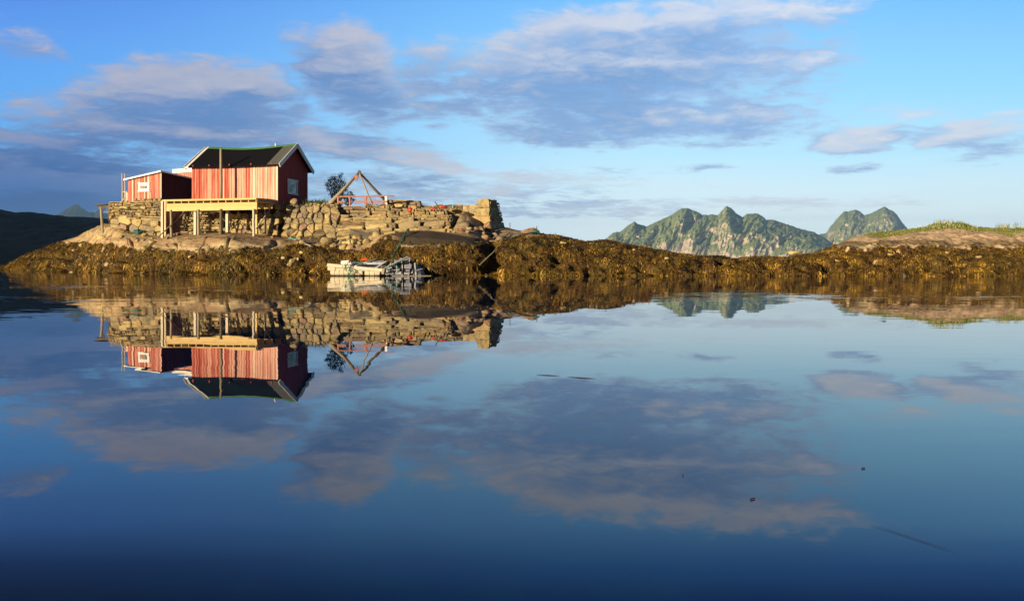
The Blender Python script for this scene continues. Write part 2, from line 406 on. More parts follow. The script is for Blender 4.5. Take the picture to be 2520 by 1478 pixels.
def m_leaf(g, b):
    t = g.attr('tone'); set_(b, g, Base_Color=g.mix(t, (.006, .018, .005), (.026, .050, .012)))
M_LEAF = mat('dark_leaves', m_leaf, .9)
def m_grass(g, b):
    t = g.attr('tone'); set_(b, g, Base_Color=g.ramp(t, [(0, (.03, .06, .012)), (.5, (.13, .18, .035)), (.8, (.28, .27, .07)), (1, (.44, .40, .15))]))
M_GRASS = mat('shore_grass', m_grass, .7)
M_BARK = mat('bark', m_wood((.05, .04, .03), (.12, .10, .08)), .9)
def m_mount(g, b):
    p = g.pos(); geo = g.n.new('ShaderNodeNewGeometry'); nx, ny, nz = g.sep(geo.outputs['Normal'])
    ps = g.vmul(p, (1, 1, .35))
    n1 = g.noise(ps, .0035, 6, .65, .5); n2 = g.noise(g.vmul(p, (1, 1, .5)), .016, 6, .7, .3); n3 = g.noise(p, .06, 4, .7)
    rockc = g.mix(g.ss(n2, .38, .62), (.52, .43, .36), (.43, .36, .30))
    green = g.mix(g.ss(n3, .35, .65), (.15, .21, .075), (.22, .27, .11))
    k = g.m('ADD', g.m('ADD', nz, g.m('MULTIPLY', g.m('SUBTRACT', n1, .5), 1.3)), g.m('MULTIPLY', g.m('SUBTRACT', n2, .5), .6))
    px_, py_, pz_ = g.sep(p)
    k = g.m('SUBTRACT', k, g.ss(pz_, 260.0, 20.0, 0.0, 0.16))
    c = g.mix(g.ss(k, .42, .68), rockc, green)
    set_(b, g, Base_Color=c)
    g.put(b.inputs['Normal'], g.bump(g.m('ADD', n2, g.m('MULTIPLY', n3, .5)), .35, 12.0))
M_MOUNT = mat('mountain_grass_and_rock', m_mount, .95)
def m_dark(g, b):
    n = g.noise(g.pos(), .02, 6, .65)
    set_(b, g, Base_Color=g.mix(n, (.003, .004, .007), (.008, .011, .014)))  # near-black base colour stands in for the shade over the left hill
M_DARKH = mat('shade_darkened_hill', m_dark, .95)

# ------------------------------------------------------------------ sea
mb = MB(); mb.quad((-26000, -9000, 0), (26000, -9000, 0), (26000, 30000, 0), (-26000, 30000, 0))
tag(mb.build('sea', M_SEA), kind='structure')

# ------------------------------------------------------------------ mountains
def mountain(name, sil, d_ridge, d_foot, material, seed, gully, skew=.25, step=1.3, rows=110, edge=0.05, freq=1/190.0, back=1.4, powr=.75):
    xs = np.arange(sil[0][0], sil[-1][0]+.01, step); ys = np.interp(xs, [s[0] for s in sil], [s[1] for s in sil])
    u = (xs-HX)/FOC; t = np.linspace(0, 1, rows)
    zr = CAM_H+(HY-ys)/FOC*d_ridge
    zr = zr+(zr > 60)*(fbm(xs*.11+seed, 3.3, seed, 4, .6))*d_ridge*.0016
    T, U = np.meshgrid(t, u, indexing='ij'); ZR = np.broadcast_to(zr, T.shape)
    span = d_ridge-d_foot
    D = d_foot+span*T
    X0 = U*d_ridge
    q = X0*freq + (1-T)*skew*8
    rid = fbm(q, T*1.3+seed, seed*3.1, 5, .55, ridged=True)
    rid2 = fbm(q*3.3, T*3.0+seed, seed*1.7, 4, .55, ridged=True)
    env = np.sin(np.pi*np.clip(T, 0, 1)**.8)**.7
    prof = T**powr
    Z = ZR*prof*(1+.10*env*rid2)
    D = D-gully*env*(rid*1.0+rid2*.38)
    # never taller on screen than the ridge line in front of it
    zmax = CAM_H+(ZR-CAM_H)*D/d_ridge*.995
    zmax = CAM_H+(ZR-CAM_H)*D/d_ridge*.995
    Z = np.where(T < .999, np.minimum(Z, zmax), ZR)
    Z[0] = -6
    X = U*d_ridge+(U*(D-d_ridge))*1.0
    # back slope
    nb = 14; tb = np.linspace(0, 1, nb+1)[1:]
    Db = d_ridge+span*back*tb[:, None]*np.ones_like(U[:1]); Zb = ZR[:1]*(1-tb[:, None])**1.2-6*tb[:, None]; Xb = U[:1]*Db
    X = np.vstack([X, Xb]); Yv = np.vstack([D, Db]); Z = np.vstack([Z, Zb])
    nr, nc = X.shape; V = np.stack([X, Yv, Z], -1).reshape(-1, 3)
    i = (np.arange(nr-1)[:, None]*nc+np.arange(nc-1)[None]).ravel()
    F = np.stack([i, i+1, i+nc+1, i+nc], -1)
    o = npmesh(name, V, F, material, smooth=False); tag(o, kind='structure'); return o
SILA = [(1440, 646), (1470, 612), (1491, 588), (1498, 580), (1505, 574), (1515, 571), (1526, 570), (1538, 560), (1547, 553), (1555, 549), (1561, 544.6), (1567, 548), (1573.6, 552), (1581, 553.5), (1590, 557.4), (1600, 552), (1613, 546), (1632, 538), (1654, 528.5), (1666, 519), (1677, 513), (1691, 512), (1700, 515.5), (1710, 518), (1720, 524), (1728.5, 528.5), (1742, 529.5), (1753, 527), (1766, 529.5), (1773, 522), (1780, 515), (1785, 510), (1789.5, 507), (1799, 511), (1805, 517), (1811, 523), (1819, 529), (1827, 533.7), (1836, 528), (1846, 525.4), (1865, 525.4), (1875, 530.6), (1880, 535), (1885.6, 540), (1894, 540), (1902, 541), (1916, 545), (1929, 550), (1945, 554), (1958, 559.5), (1978.5, 564.7), (1990, 568), (2005, 572), (2014, 577), (2030, 585), (2060, 606), (2100, 646)]
SILB = [(1960, 646), (1990, 600), (2010, 578), (2020, 576), (2033, 573), (2043, 559), (2053, 546), (2063, 535), (2070, 526), (2078, 519), (2088, 520), (2097, 517.5), (2106, 515.5), (2116, 519), (2121, 524), (2127, 529), (2137, 526), (2146, 524), (2156, 519), (2166, 514), (2172, 511), (2177, 508.8), (2182, 511), (2186, 514), (2199, 520), (2205, 527), (2211, 534), (2216, 541), (2221, 547.7), (2231, 560), (2250, 578), (2290, 620), (2320, 646)]
mountain('mountains', SILA, 6600, 5700, M_MOUNT, 3.3, 165, skew=.16, freq=1/210.)
mountain('mountains', SILB, 8200, 7300, M_MOUNT, 9.7, 180, skew=.14, freq=1/260.)
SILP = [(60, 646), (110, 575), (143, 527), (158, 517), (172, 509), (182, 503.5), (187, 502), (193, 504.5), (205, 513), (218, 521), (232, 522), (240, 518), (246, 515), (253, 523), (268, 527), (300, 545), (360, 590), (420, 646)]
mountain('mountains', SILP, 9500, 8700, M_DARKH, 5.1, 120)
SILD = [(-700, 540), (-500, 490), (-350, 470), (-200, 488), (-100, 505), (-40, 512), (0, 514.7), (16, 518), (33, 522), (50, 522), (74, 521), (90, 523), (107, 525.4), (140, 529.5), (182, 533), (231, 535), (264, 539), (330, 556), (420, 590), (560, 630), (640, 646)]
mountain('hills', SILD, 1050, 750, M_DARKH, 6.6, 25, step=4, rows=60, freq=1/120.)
# unseen high ridge added outside the frame on the left to shade that hill
def added_shade_ridge():
    n, m = 90, 40; V = []
    for i in range(n):
        s_ = i/(n-1); cx = -2500+s_*1600; cy = 1900-s_*2000
        hgt = (400+60*math.sin(s_*9)+30*math.sin(s_*23+1))*math.sin(math.pi*min(1, max(0, s_*1.0)))**.35
        for j in range(m):
            q = j/(m-1)*2-1; w = 480
            nrm = Vector((-2000, -1600)).normalized()
            px = cx+nrm.x*q*w; py = cy+nrm.y*q*w
            z = hgt*(1-abs(q))**.9*(1+.25*float(perlin(s_*14, q*2, 2.2))) - 5
            V.append((px, py, z))
    i = (np.arange(n-1)[:, None]*m+np.arange(m-1)[None]).ravel(); F = np.stack([i, i+m, i+m+1, i+1], -1)
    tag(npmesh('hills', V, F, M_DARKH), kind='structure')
added_shade_ridge()

# ------------------------------------------------------------------ the islet and reef
def wy(d): return HY+CAM_H*FOC/d
# column: (waterline depth, weed mid, weed top, rock mid, rock edge, upper edge), then back distance and back height factor
def zat(z, d): return HY-(z-CAM_H)/d*FOC
K = [
 (-260, 120, (664, 121), (664, 122), (664, 123), (664, 124), (664, 126), 6),
 (-40, 104, (661, 104.5), (661, 105), (661, 105.5), (661, 106), (661, 107), 6),
 (16, 90, (661, 91), (659.5, 92), (658, 93), (656, 94), (655.5, 96), 7),
 (50, 80, (655, 81), (648, 82), (641, 84), (637, 86), (635, 88), 9),
 (100, 70, (655, 71), (642, 72), (628, 74), (619, 77), (615.5, 80), 12),
 (149, 65, (652, 66), (632, 67), (615, 69), (602, 72), (597, 76), 14),
 (197, 61.5, (650, 62.2), (624, 63.2), (602, 65), (585, 68), (579, 72), 14),
 (231, 59, (648, 59.8), (613, 60.8), (590, 62), (568, 64), (561, 68), 14),
 (253, 57.5, (645, 58.2), (606, 59.2), (582, 60.4), (560, 62), (550, 66), 14),
 (285, 56.2, (645, 56.8), (603, 57.6), (584, 58.5), (562, 60.0), (553, 62.5), 14),
 (310, 55.2, (645, 55.8), (604, 56.5), (588, 57.2), (573, 58.6), (566, 61.5), 12),
 (390, 52, (648, 52.5), (612, 53.4), (596, 54.8), (583, 57.0), (578, 60.0), 12),
 (430, 50.5, (650, 51), (615, 51.7), (590, 53), (zat(2.7,56.5), 56.5), (zat(2.95, 59.4), 59.4), 12),
 (470, 49.4, (650, 49.9), (618, 50.5), (589, 51.6), (zat(2.75,56.0), 56.0), (zat(2.95, 59.0), 59.0), 12),
 (555, 48.2, (653, 48.6), (618, 49.4), (585, 50.6), (zat(2.8,55.4), 55.4), (zat(2.95, 58.4), 58.4), 12),
 (624, 47.8, (653, 48.1), (619, 49.0), (592, 51.2), (zat(2.75,55.0), 55.0), (zat(2.85, 57.8), 57.8), 12),
 (700, 47.5, (650, 48), (609, 49.2), (594, 51.4), (588, 54.0), (zat(2.6, 57.0), 57.0), 12),
 (770, 47.3, (650, 47.8), (613, 48.8), (599, 51.2), (590, 53.4), (zat(2.5, 56.4), 56.4), 12),
 (850, 47, (650, 47.5), (625, 48.4), (607, 50.2), (595, 52.6), (zat(2.3, 54.8), 54.8), 12),
 (905, 46.8, (648, 47.2), (614, 48.2), (598, 49.8), (592, 52.0), (zat(2.3, 54.4), 54.4), 12),
 (945, 46.7, (640, 47.2), (594, 48.3), (580, 49.5), (577, 51.2), (zat(2.5, 54.2), 54.2), 12),
 (1010, 46.6, (640, 47.0), (606, 47.5), (585, 48.3), (567, 50.8), (zat(2.7, 54.0), 54.0), 12),
 (1060, 46.5, (640, 46.9), (607, 47.4), (586, 48.2), (567, 50.4), (zat(2.7, 53.8), 53.8), 12),
 (1110, 46.4, (640, 46.8), (608, 47.4), (590, 48.2), (574, 50.2), (zat(2.8, 53.8), 53.8), 12),
 (1136, 46.4, (641, 46.8), (610, 47.4), (593, 48.2), (579, 49.9), (516, 56.2), 12),
 (1165, 46.4, (642, 46.8), (612, 47.4), (597, 48.2), (585, 49.8), (524, 57.0), 12),
 (1196, 46.6, (655, 47.2), (630, 48.0), (607, 49.4), (592, 51), (552, 57.0), 12),
 (1208, 47.8, (672, 48.6), (655, 50.2), (622, 51.6), (598, 53), (556, 57.0), 12),
 (1218, 46.4, (650, 46.9), (622, 47.8), (602, 49.0), (590, 51), (560, 57.0), 12),
 (1240, 46.0, (640, 46.6), (610, 47.4), (594, 48.8), (582, 51), (556, 57), 10),
 (1283, 45.8, (640, 46.3), (613, 47.0), (592, 48.4), (574, 51), (563, 56), 9),
 (1320, 45.8, (640, 46.3), (613, 47.0), (592, 48.4), (575, 51), (567, 55), 9),
 (1361, 45.7, (642, 46.2), (616, 47.0), (594, 48.6), (579, 51), (575, 53.5), 8),
 (1439, 45.6, (645, 46.2), (626, 47.0), (608, 48.4), (595, 50), (592, 51.8), 7),
 (1470, 45.5, (645, 46.2), (624, 47.0), (606, 48.4), (592, 50), (590, 51.8), 7),
 (1500, 45.4, (645, 46.1), (624, 47.0), (604, 48.4), (590, 50), (588, 51.8), 7),
 (1578, 45.2, (650, 45.9), (632, 46.8), (617, 48), (607, 49.4), (604.5, 51), 7),
 (1623, 45.1, (652, 45.8), (636, 46.6), (620, 47.8), (612, 49), (609, 50.5), 6),
 (1695, 45.0, (655, 45.6), (642, 46.4), (631, 47.4), (624, 48.6), (621.5, 50), 6),
 (1747, 45.0, (657, 45.6), (644, 46.4), (634, 47.4), (628, 48.4), (626.5, 49.6), 6),
 (1778, 44.9, (656, 45.6), (643, 46.4), (633, 47.4), (626, 48.4), (623.5, 49.6), 6),
 (1809, 44.9, (658, 45.6), (646, 46.4), (637, 47.4), (632, 48.4), (630.5, 49.6), 6),
 (1830, 44.8, (657, 45.5), (644, 46.3), (635, 47.3), (629, 48.4), (626.6, 49.6), 6),
 (1887, 44.7, (656, 45.4), (643, 46.2), (633, 47.2), (627, 48.4), (624.6, 50), 6),
 (1935, 44.6, (656, 45.3), (642, 46.1), (633, 47.2), (629, 48.4), (627, 50), 7),
 (1998, 44.5, (655, 45.2), (638, 46.2), (628, 47.4), (622, 48.8), (619.5, 52), 9),
 (2048, 44.5, (652, 45.1), (630, 46.2), (618, 47.5), (609, 49.5), (603, 54), 12),
 (2088, 44.3, (652, 44.9), (618, 46.4), (607, 47.2), (592, 49.2), (586.6, 52), 18),
 (2138, 44.3, (652, 44.9), (613, 46.4), (602, 47.2), (585, 49.2), (574, 52), 18),
 (2234, 44.3, (652, 44.9), (612, 46.4), (601, 47.2), (578, 49.2), (562, 52), 18),
 (2314, 44.3, (652, 44.9), (611, 46.4), (600, 47.2), (575, 49.2), (555, 52), 18),
 (2360, 44.3, (652, 44.9), (611, 46.4), (600, 47.2), (574, 49.2), (554, 52), 18),
 (2400, 44.3, (652, 44.9), (612, 46.4), (602, 47.2), (576, 49.2), (558, 52), 18),
 (2520, 44.3, (652, 44.9), (614, 46.4), (606, 47.2), (578, 49.2), (560, 52), 18),
 (2760, 44.3, (652, 44.9), (620, 46.4), (612, 47.2), (590, 49.2), (575, 52), 18),
 (3000, 44.2, (664, 45), (656, 46.4), (650, 47.4), (648, 50), (644, 56), 12),
]
XS = np.concatenate([np.arange(-260, 2761, 2.1), np.arange(2764, 3001, 6)])
NSEG = [6, 44, 52, 44, 40, 34, 10, 12, 8]
def smooth1(a, k):
    if k < 1: return a
    w = np.exp(-.5*(np.arange(-3*k, 3*k+1)/k)**2); w /= w.sum(); return np.convolve(np.pad(a, 3*k, mode='edge'), w, 'valid')
def islet():
    kx = [k[0] for k in K]; u = (XS-HX)/FOC; nodes = []       # per knot: depth and z arrays
    dw = smooth1(np.interp(XS, kx, [k[1] for k in K]), 5)
    nodes.append((dw-5, np.full_like(dw, -1.6))); nodes.append((dw, np.full_like(dw, -.10)))
    for j in range(2, 7):
        yy = smooth1(np.interp(XS, kx, [k[j][0] for k in K]), 3); dd = smooth1(np.interp(XS, kx, [k[j][1] for k in K]), 4)
        nodes.append((dd, CAM_H+(HY-yy)/FOC*dd))
    bk = smooth1(np.interp(XS, kx, [k[7] for k in K]), 5)
    dl, zl = nodes[-1]
    flat = np.interp(XS, [260, 320, 1130, 1240], [0, .0, .0, 0])
    wp = smooth1(np.interp(XS, [395, 425, 1104, 1118], [0, 1, 1, 0]), 3)
    pz = np.interp(XS, [400, 700, 836, 1110], [4.75, 4.6, 4.75, 4.35])
    nodes.append((dl+2.0*wp+bk*.25*(1-wp), zl*(1-wp)+pz*wp-.08*(1-wp)))
    nodes.append((dl+bk*.75, (zl-.30)*(1-wp)+(pz-.1)*wp)); nodes.append((dl+bk*1.4, np.full_like(dl, -1.5)))
    rowsD, rowsZ, S_ = [], [], []
    for k in range(9):
        n = NSEG[k]; last = k == 8
        for i in range(n+(1 if last else 0)):
            t = i/n; rowsD.append(nodes[k][0]*(1-t)+nodes[k+1][0]*t); rowsZ.append(nodes[k][1]*(1-t)+nodes[k+1][1]*t); S_.append(k+t)
    D = np.array(rowsD); Z = np.array(rowsZ); Sp = np.array(S_)
    # soften the knots along the profile
    for _ in range(3):
        D[1:-1] = D[1:-1]*.5+.25*(D[:-2]+D[2:]); Z[1:-1] = Z[1:-1]*.5+.25*(Z[:-2]+Z[2:])
    X = u[None]*D
    A = np.stack([X, D, Z], -1)
    def normals(A):
        dc = np.gradient(A, axis=1); dr = np.gradient(A, axis=0); n = np.cross(dc, dr)
        return n/(np.linalg.norm(n, axis=-1, keepdims=True)+1e-9)
    N = normals(A); N = np.where(N[..., 2:3] < 0, -N, N)
    x, y, z = A[..., 0], A[..., 1], A[..., 2]
    SS = np.broadcast_to(Sp[:, None], x.shape)
    XX = np.broadcast_to(XS[None], x.shape)
    # weed mask from height with a ragged limit
    lim = np.interp(XX, [-300, 100, 250, 320, 480, 700, 800, 880, 930, 960, 990, 1150, 1210, 1240, 1400, 1500, 2020, 2060, 2140, 2520, 3000],
                    [2.6, 2.5, 2.15, 1.85, 1.45, 1.72, 1.7, 1.35, 2.0, 2.30, 1.82, 1.75, 1.9, 2.25, 2.9, 3.2, 3.2, 1.75, 1.62, 1.58, 1.5])
    rag = fbm(x*.9, y*.9, z*1.4, 4)*.42+fbm(x*3.1, y*3.1, z*3, 3)*.22
    weed = np.clip((lim+rag-z)/.16+.5, 0, 1)
    holes = fbm(x*1.7+9, y*1.7, z*2.2, 3)
    weed = np.where((XX < 420) & (z > .5), weed*np.clip((.30-holes)/.05, 0, 1), weed)
    weed = np.where((XX > 2040) & (z > .9), weed*np.clip((.40-holes)/.05, 0, 1), weed)
    # pale barnacled lip where bare rock meets the weed on the dark rock
    pale = np.exp(-((z-(lim+rag)+.02)/.055)**2)*np.clip((XX-970)/25, 0, 1)*np.clip((1180-XX)/40, 0, 1)
    pale = np.maximum(pale, np.exp(-((z-(lim+rag)-.10)/.14)**2)*((XX > 320) & (XX < 690))*.8)
    band = np.exp(-((z-lim-.28-rag*.5)/.20)**2)*.95*np.clip((XX-2030)/40, 0, 1)
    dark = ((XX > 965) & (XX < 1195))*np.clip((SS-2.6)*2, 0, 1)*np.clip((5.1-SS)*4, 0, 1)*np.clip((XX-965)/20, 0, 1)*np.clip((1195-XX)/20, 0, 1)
    band = np.maximum(band, .5*np.clip((SS-3.45)*4, 0, 1)*np.clip((4.25-SS)*4, 0, 1)*((XX > 300) & (XX < 720)))
    # turf on the right-hand rock and a few tufts on the plateau
    tn = fbm(x*.35+3, y*.22, 1.7, 4)
    turf = np.clip((tn+.02+.55*np.exp(-((XX-2340)/70)**2)*np.clip((SS-5.3)*3, 0, 1)+.34*np.clip((SS-5.1)*1.8, 0, 1)-.10)/.10, 0, 1)*np.clip((XX-2080)/60, 0, 1)*np.clip((SS-4.6)*3, 0, 1)
    # displacement
    lump = fbm(x*.55, y*.55, z*.7, 4, .55)
    wl = fbm(x*1.5, y*1.5, z*1.3, 4, .6)
    rk = fbm(x*.6+40, y*.6, z*1.1, 5, .5, ridged=True)
    strat = perlin(x*.3, y*.3, z*2.2+x*.25)
    wl2 = fbm(x*1.0+7, y*1.0, z*1.1, 3, .5, ridged=True)
    amp_w = weed*(.30*lump+.26*wl+.16*(wl2-.3))
    smoothrock = np.clip(dark*1.2, 0, 1)
    amp_r = (1-weed)*(1-.8*smoothrock)*(.16*(rk-.35)+.10*strat+.05*wl)
    under = np.clip((SS-.6)*2, 0, 1)
    DY = HY-(z-CAM_H)/y*FOC; pits = 0
    for (px_, py_, rx_, ry_, dep) in ((600, 668, 42, 11, .7), (330, 668, 16, 5, .4), (470, 662, 30, 9, .5), (1372, 630, 17, 11, .8), (1275, 607, 17, 9, .7), (1448, 668, 9, 12, .5), (1215, 640, 7, 30, .8), (1130, 672, 60, 9, .6), (690, 655, 20, 8, .4), (200, 660, 18, 8, .4), (880, 665, 12, 9, .4), (1640, 640, 16, 5, .4), (1900, 655, 20, 6, .35), (2300, 645, 40, 6, .3), (540, 640, 18, 7, .4), (780, 640, 16, 8, .4), (1560, 655, 14, 9, .4), (2100, 655, 26, 6, .3)):
        pass
    rp = random.Random(77); PL = [(600, 668, 42, 11, .7), (330, 668, 16, 5, .4), (470, 662, 30, 9, .5), (1372, 630, 17, 11, .9), (1275, 607, 17, 9, .8), (1448, 668, 9, 12, .6), (1215, 640, 7, 30, .9), (1120, 668, 72, 12, 1.3)]+[(rp.uniform(120, 2500), rp.uniform(632, 672), rp.uniform(8, 26), rp.uniform(4, 9), rp.uniform(.35, .7)) for _ in range(60)]  # widest pit is shaped to stand in for the wreck's cast shadow
    for (px_, py_, rx_, ry_, dep) in PL:
        q = ((XX-px_+6*wl)/rx_)**2+((DY-py_+3*lump)/ry_)**2; pits = pits+dep*np.exp(-q**1.5)
    amp_r = amp_r+(1-weed)*np.clip((XX-2040)/60, 0, 1)*(.30*(rk-.35)+.12*lump)
    jx = x*.42+.5*perlin(x*.3, y*.3, 4.4)+.16*z; jb = np.floor(jx); jf = jx-jb
    blk = (np.sin(jb*12.9898)*43758.5453) % 1.0
    joint = np.exp(-(np.minimum(jf, 1-jf)/.035)**2)
    ledge = ((XX > 310) & (XX < 730))*np.clip((SS-2.6)*3, 0, 1)*np.clip((4.2-SS)*3, 0, 1)
    amp_r = amp_r+(1-weed)*ledge*((blk-.5)*.30-.22*joint)
    disp = (amp_w+amp_r)*under-pits*(SS > .9)
    # quieten where the crest draws the skyline and where walls and posts stand
    quiet = np.where((XX > 330) & (XX < 1150), np.clip((5.0-SS)*1.2, .12, 1), 1.0)
    crest = (XX > 1225)*np.clip((SS-3.6)*1.2, 0, 1)
    disp = disp*quiet*(1-.45*crest)-crest*np.where(XX > 2050, .10, np.where(XX < 1600, .13, .20))*np.clip((XX-1225)/40, 0, 1)
    A = A+N*disp[..., None]
    mound = np.exp(-((XX-2335)/52)**4)*np.exp(-((SS-5.9)/.5)**2)*.16
    A[..., 2] += mound
    # fissures crossing the ledges
    N2 = normals(A); N2 = np.where(N2[..., 2:3] < 0, -N2, N2)
    nr, nc = x.shape
    i = (np.arange(nr-1)[:, None]*nc+np.arange(nc-1)[None]).ravel(); F = np.stack([i, i+1, i+nc+1, i+nc], -1)
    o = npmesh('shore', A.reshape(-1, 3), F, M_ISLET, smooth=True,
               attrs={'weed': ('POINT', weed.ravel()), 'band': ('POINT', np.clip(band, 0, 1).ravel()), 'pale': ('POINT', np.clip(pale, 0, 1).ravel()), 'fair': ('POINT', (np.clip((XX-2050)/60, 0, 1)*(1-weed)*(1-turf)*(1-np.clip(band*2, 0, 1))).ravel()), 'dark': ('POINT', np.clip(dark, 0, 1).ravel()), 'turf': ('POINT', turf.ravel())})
    tag(o, kind='structure')
    return A, N2, weed, turf, SS, XX
TA, TN, TW, TT, TS, TX = islet()
def ground(xc, d):
    """terrain height under column xc at depth d"""
    j = int(np.argmin(np.abs(XS-xc))); col = TA[:, j]
    return float(np.interp(d, np.maximum.accumulate(col[:, 1]), col[:, 2]))
def GP(xc, d, dz=0.0):
    p = P(xc, 600, d); p.z = ground(xc, d)+dz; return p

# ------------------------------------------------------------------ seaweed fronds (uncountable)
def weeds():
    rs = np.random.RandomState(4)
    m = (TW > .5) & (TS > .8) & (TS < 6.3) & (TA[..., 2] > -.25) & (TX > -60) & (TX < 2740)
    idx = np.argwhere(m)
    # area weighting
    dc = np.linalg.norm(np.gradient(TA, axis=1), axis=-1); dr = np.linalg.norm(np.gradient(TA, axis=0), axis=-1)
    w = (dc*dr)[m]; w /= w.sum(); n = 125000
    pick = idx[rs.choice(len(idx), n, p=w)]
    p = TA[pick[:, 0], pick[:, 1]]+rs.normal(size=(n, 3))*.02; nn = TN[pick[:, 0], pick[:, 1]]
    down = np.array([0, 0, -1.])-nn*(-nn[:, 2:3]); down /= np.linalg.norm(down, axis=1, keepdims=True)+1e-6
    dirv = down+rs.normal(size=(n, 3))*.30; dirv += nn*rs.uniform(-.05, .25, (n, 1)); dirv /= np.linalg.norm(dirv, axis=1, keepdims=True)
    side = np.cross(dirv, nn)+rs.normal(size=(n, 3))*.5; side /= np.linalg.norm(side, axis=1, keepdims=True)
    L = rs.uniform(.07, .22, n)*np.where(p[:, 2] < .6, 1.3, .85); W = rs.uniform(.011, .032, n)
    lift = rs.uniform(.010, .045, n)
    p0 = p+nn*(lift[:, None]*.3); p1 = p0+dirv*(L*.5)[:, None]+nn*(lift[:, None]*1.0); p2 = p0+dirv*L[:, None]+np.array([0, 0, -1])*(L*.28)[:, None]+nn*.02
    s = side*W[:, None]
    V = np.stack([p0-s*.6, p0+s*.6, p1-s*1.2, p1+s*1.2, p2-s*.5, p2+s*.5], 1).reshape(-1, 3)
    b = np.arange(n)*6
    F = np.concatenate([np.stack([b, b+1, b+3, b+2], -1), np.stack([b+2, b+3, b+5, b+4], -1)])
    cl = fbm(p[:, 0]*.9, p[:, 1]*.9, p[:, 2]*1.2, 3)
    cl2 = fbm(p[:, 0]*2.6+4, p[:, 1]*2.6, p[:, 2]*2.6, 3)
    gold = np.clip(fbm(p[:, 0]*.8+11, p[:, 1]*.8, 2.2, 2)*3-.3, 0, 1)*np.clip((.75-p[:, 2])/.4, 0, 1)
    tone = .45+.85*cl+.55*cl2+rs.normal(size=n)*.09+.46*gold+(rs.rand(n) < .012)*.35
    tone = np.clip(tone, 0, 1)
    o = npmesh('seaweed', V, F, M_WEED, attrs={'tone': ('FACE', np.concatenate([tone, tone]))})
    tag(o, 'golden brown bladder wrack hanging in mats over the tidal rock of the shore', 'seaweed', kind='stuff')
weeds()

# ------------------------------------------------------------------ grass
def blades(name, pts, hgt, wid, label, seed, tone=(.2, .8), cat='grass'):
    rs = random.Random(seed); V = []; F = []; T = []
    for (p, k) in pts:
        h = rs.uniform(*hgt)*k; a = rs.uniform(0, 6.28); w = wid*rs.uniform(.7, 1.3)
        sx, sy = math.cos(a)*w, math.sin(a)*w; lx, ly = rs.gauss(.08, .22)*h, rs.gauss(0, .18)*h
        b = len(V); V += [(p.x-sx, p.y-sy, p.z-.03), (p.x+sx, p.y+sy, p.z-.03), (p.x+lx*.4+sx*.6, p.y+ly*.4+sy*.6, p.z+h*.55), (p.x+lx, p.y+ly, p.z+h)]
        F += [(b, b+1, b+2, b+3)]; T.append(rs.uniform(*tone))
    return tag(npmesh(name, V, F, M_GRASS, attrs={'tone': ('FACE', T)}), label, cat, kind='stuff')
rg = random.Random(5)
idx = np.argwhere((TT > .35) & (TX < 2740) & (TS < 7)); pts = []
for q in rg.sample(range(len(idx)), min(15000, len(idx))):
    i, j = idx[q]; v = TA[i, j]; pts.append((Vector(v), 1.0 if abs(TX[i, j]-2330) < 75 else .55))
blades('grass', pts, (.04, .15), .016, 'green and straw coloured turf growing on the pink rock at the right', 2, (.25, 1.0))
pts = []
for _ in range(900):
    xc = rg.uniform(2285, 2385); d = rg.uniform(50.5, 54); pts.append((GP(xc, d), 1.0))
blades('grass', pts, (.08, .26), .016, 'thick green grass mound on the highest rock at the right', 3, (.2, .75))
pts = []
for _ in range(150): xc = rg.choice([2310, 2335, 2460, 2470, 2475, 2500])+rg.gauss(0, 8); pts.append((GP(xc, rg.uniform(51.5, 53)), 1.5))
blades('grass', pts, (.15, .32), .010, 'tall wispy grass stems standing above the rock at far right', 6, (.4, 1.0))
fl = MB()
for _ in range(110):
    xc = rg.choice([rg.gauss(2295, 22), rg.gauss(2326, 10), rg.gauss(2350, 14)]); d = rg.uniform(50.3, 52.5); p = GP(xc, d, rg.uniform(.08, .20)); s_ = .014
    fl.add([p+Vector((-s_, 0, -s_)), p+Vector((s_, 0, -s_)), p+Vector((s_, 0, s_)), p+Vector((-s_, 0, s_)), p+Vector((0, .01, 0))], [(0, 1, 4), (1, 2, 4), (2, 3, 4), (3, 0, 4)])
tag(fl.build('flowers', M_WHITE), 'small white flowers scattered in the grass mound on the right rock', 'flowers', kind='stuff')
pts = []
for _ in range(1500):
    xc = rg.uniform(748, 835); d = rg.uniform(57.2, 60.5); p = P(xc, 506, d); p.z = 4.60; pts.append((p, 1.0 if xc < 800 else .75))
blades('grass', pts, (.25, .85), .014, 'dark tall grass growing behind the wall between the red house and the tree', 4, (.0, .35))
pts = []
for _ in range(300):
    xc = rg.gauss(rg.choice([300, 340]), 8); p = P(xc, 572, 58.3); p.z = ground(xc, 58.6); p.y = 58.6; pts.append((p, .6))
blades('grass', pts, (.08, .22), .012, 'small green tufts at the foot of the stone platform under the shed', 8, (.2, .7))

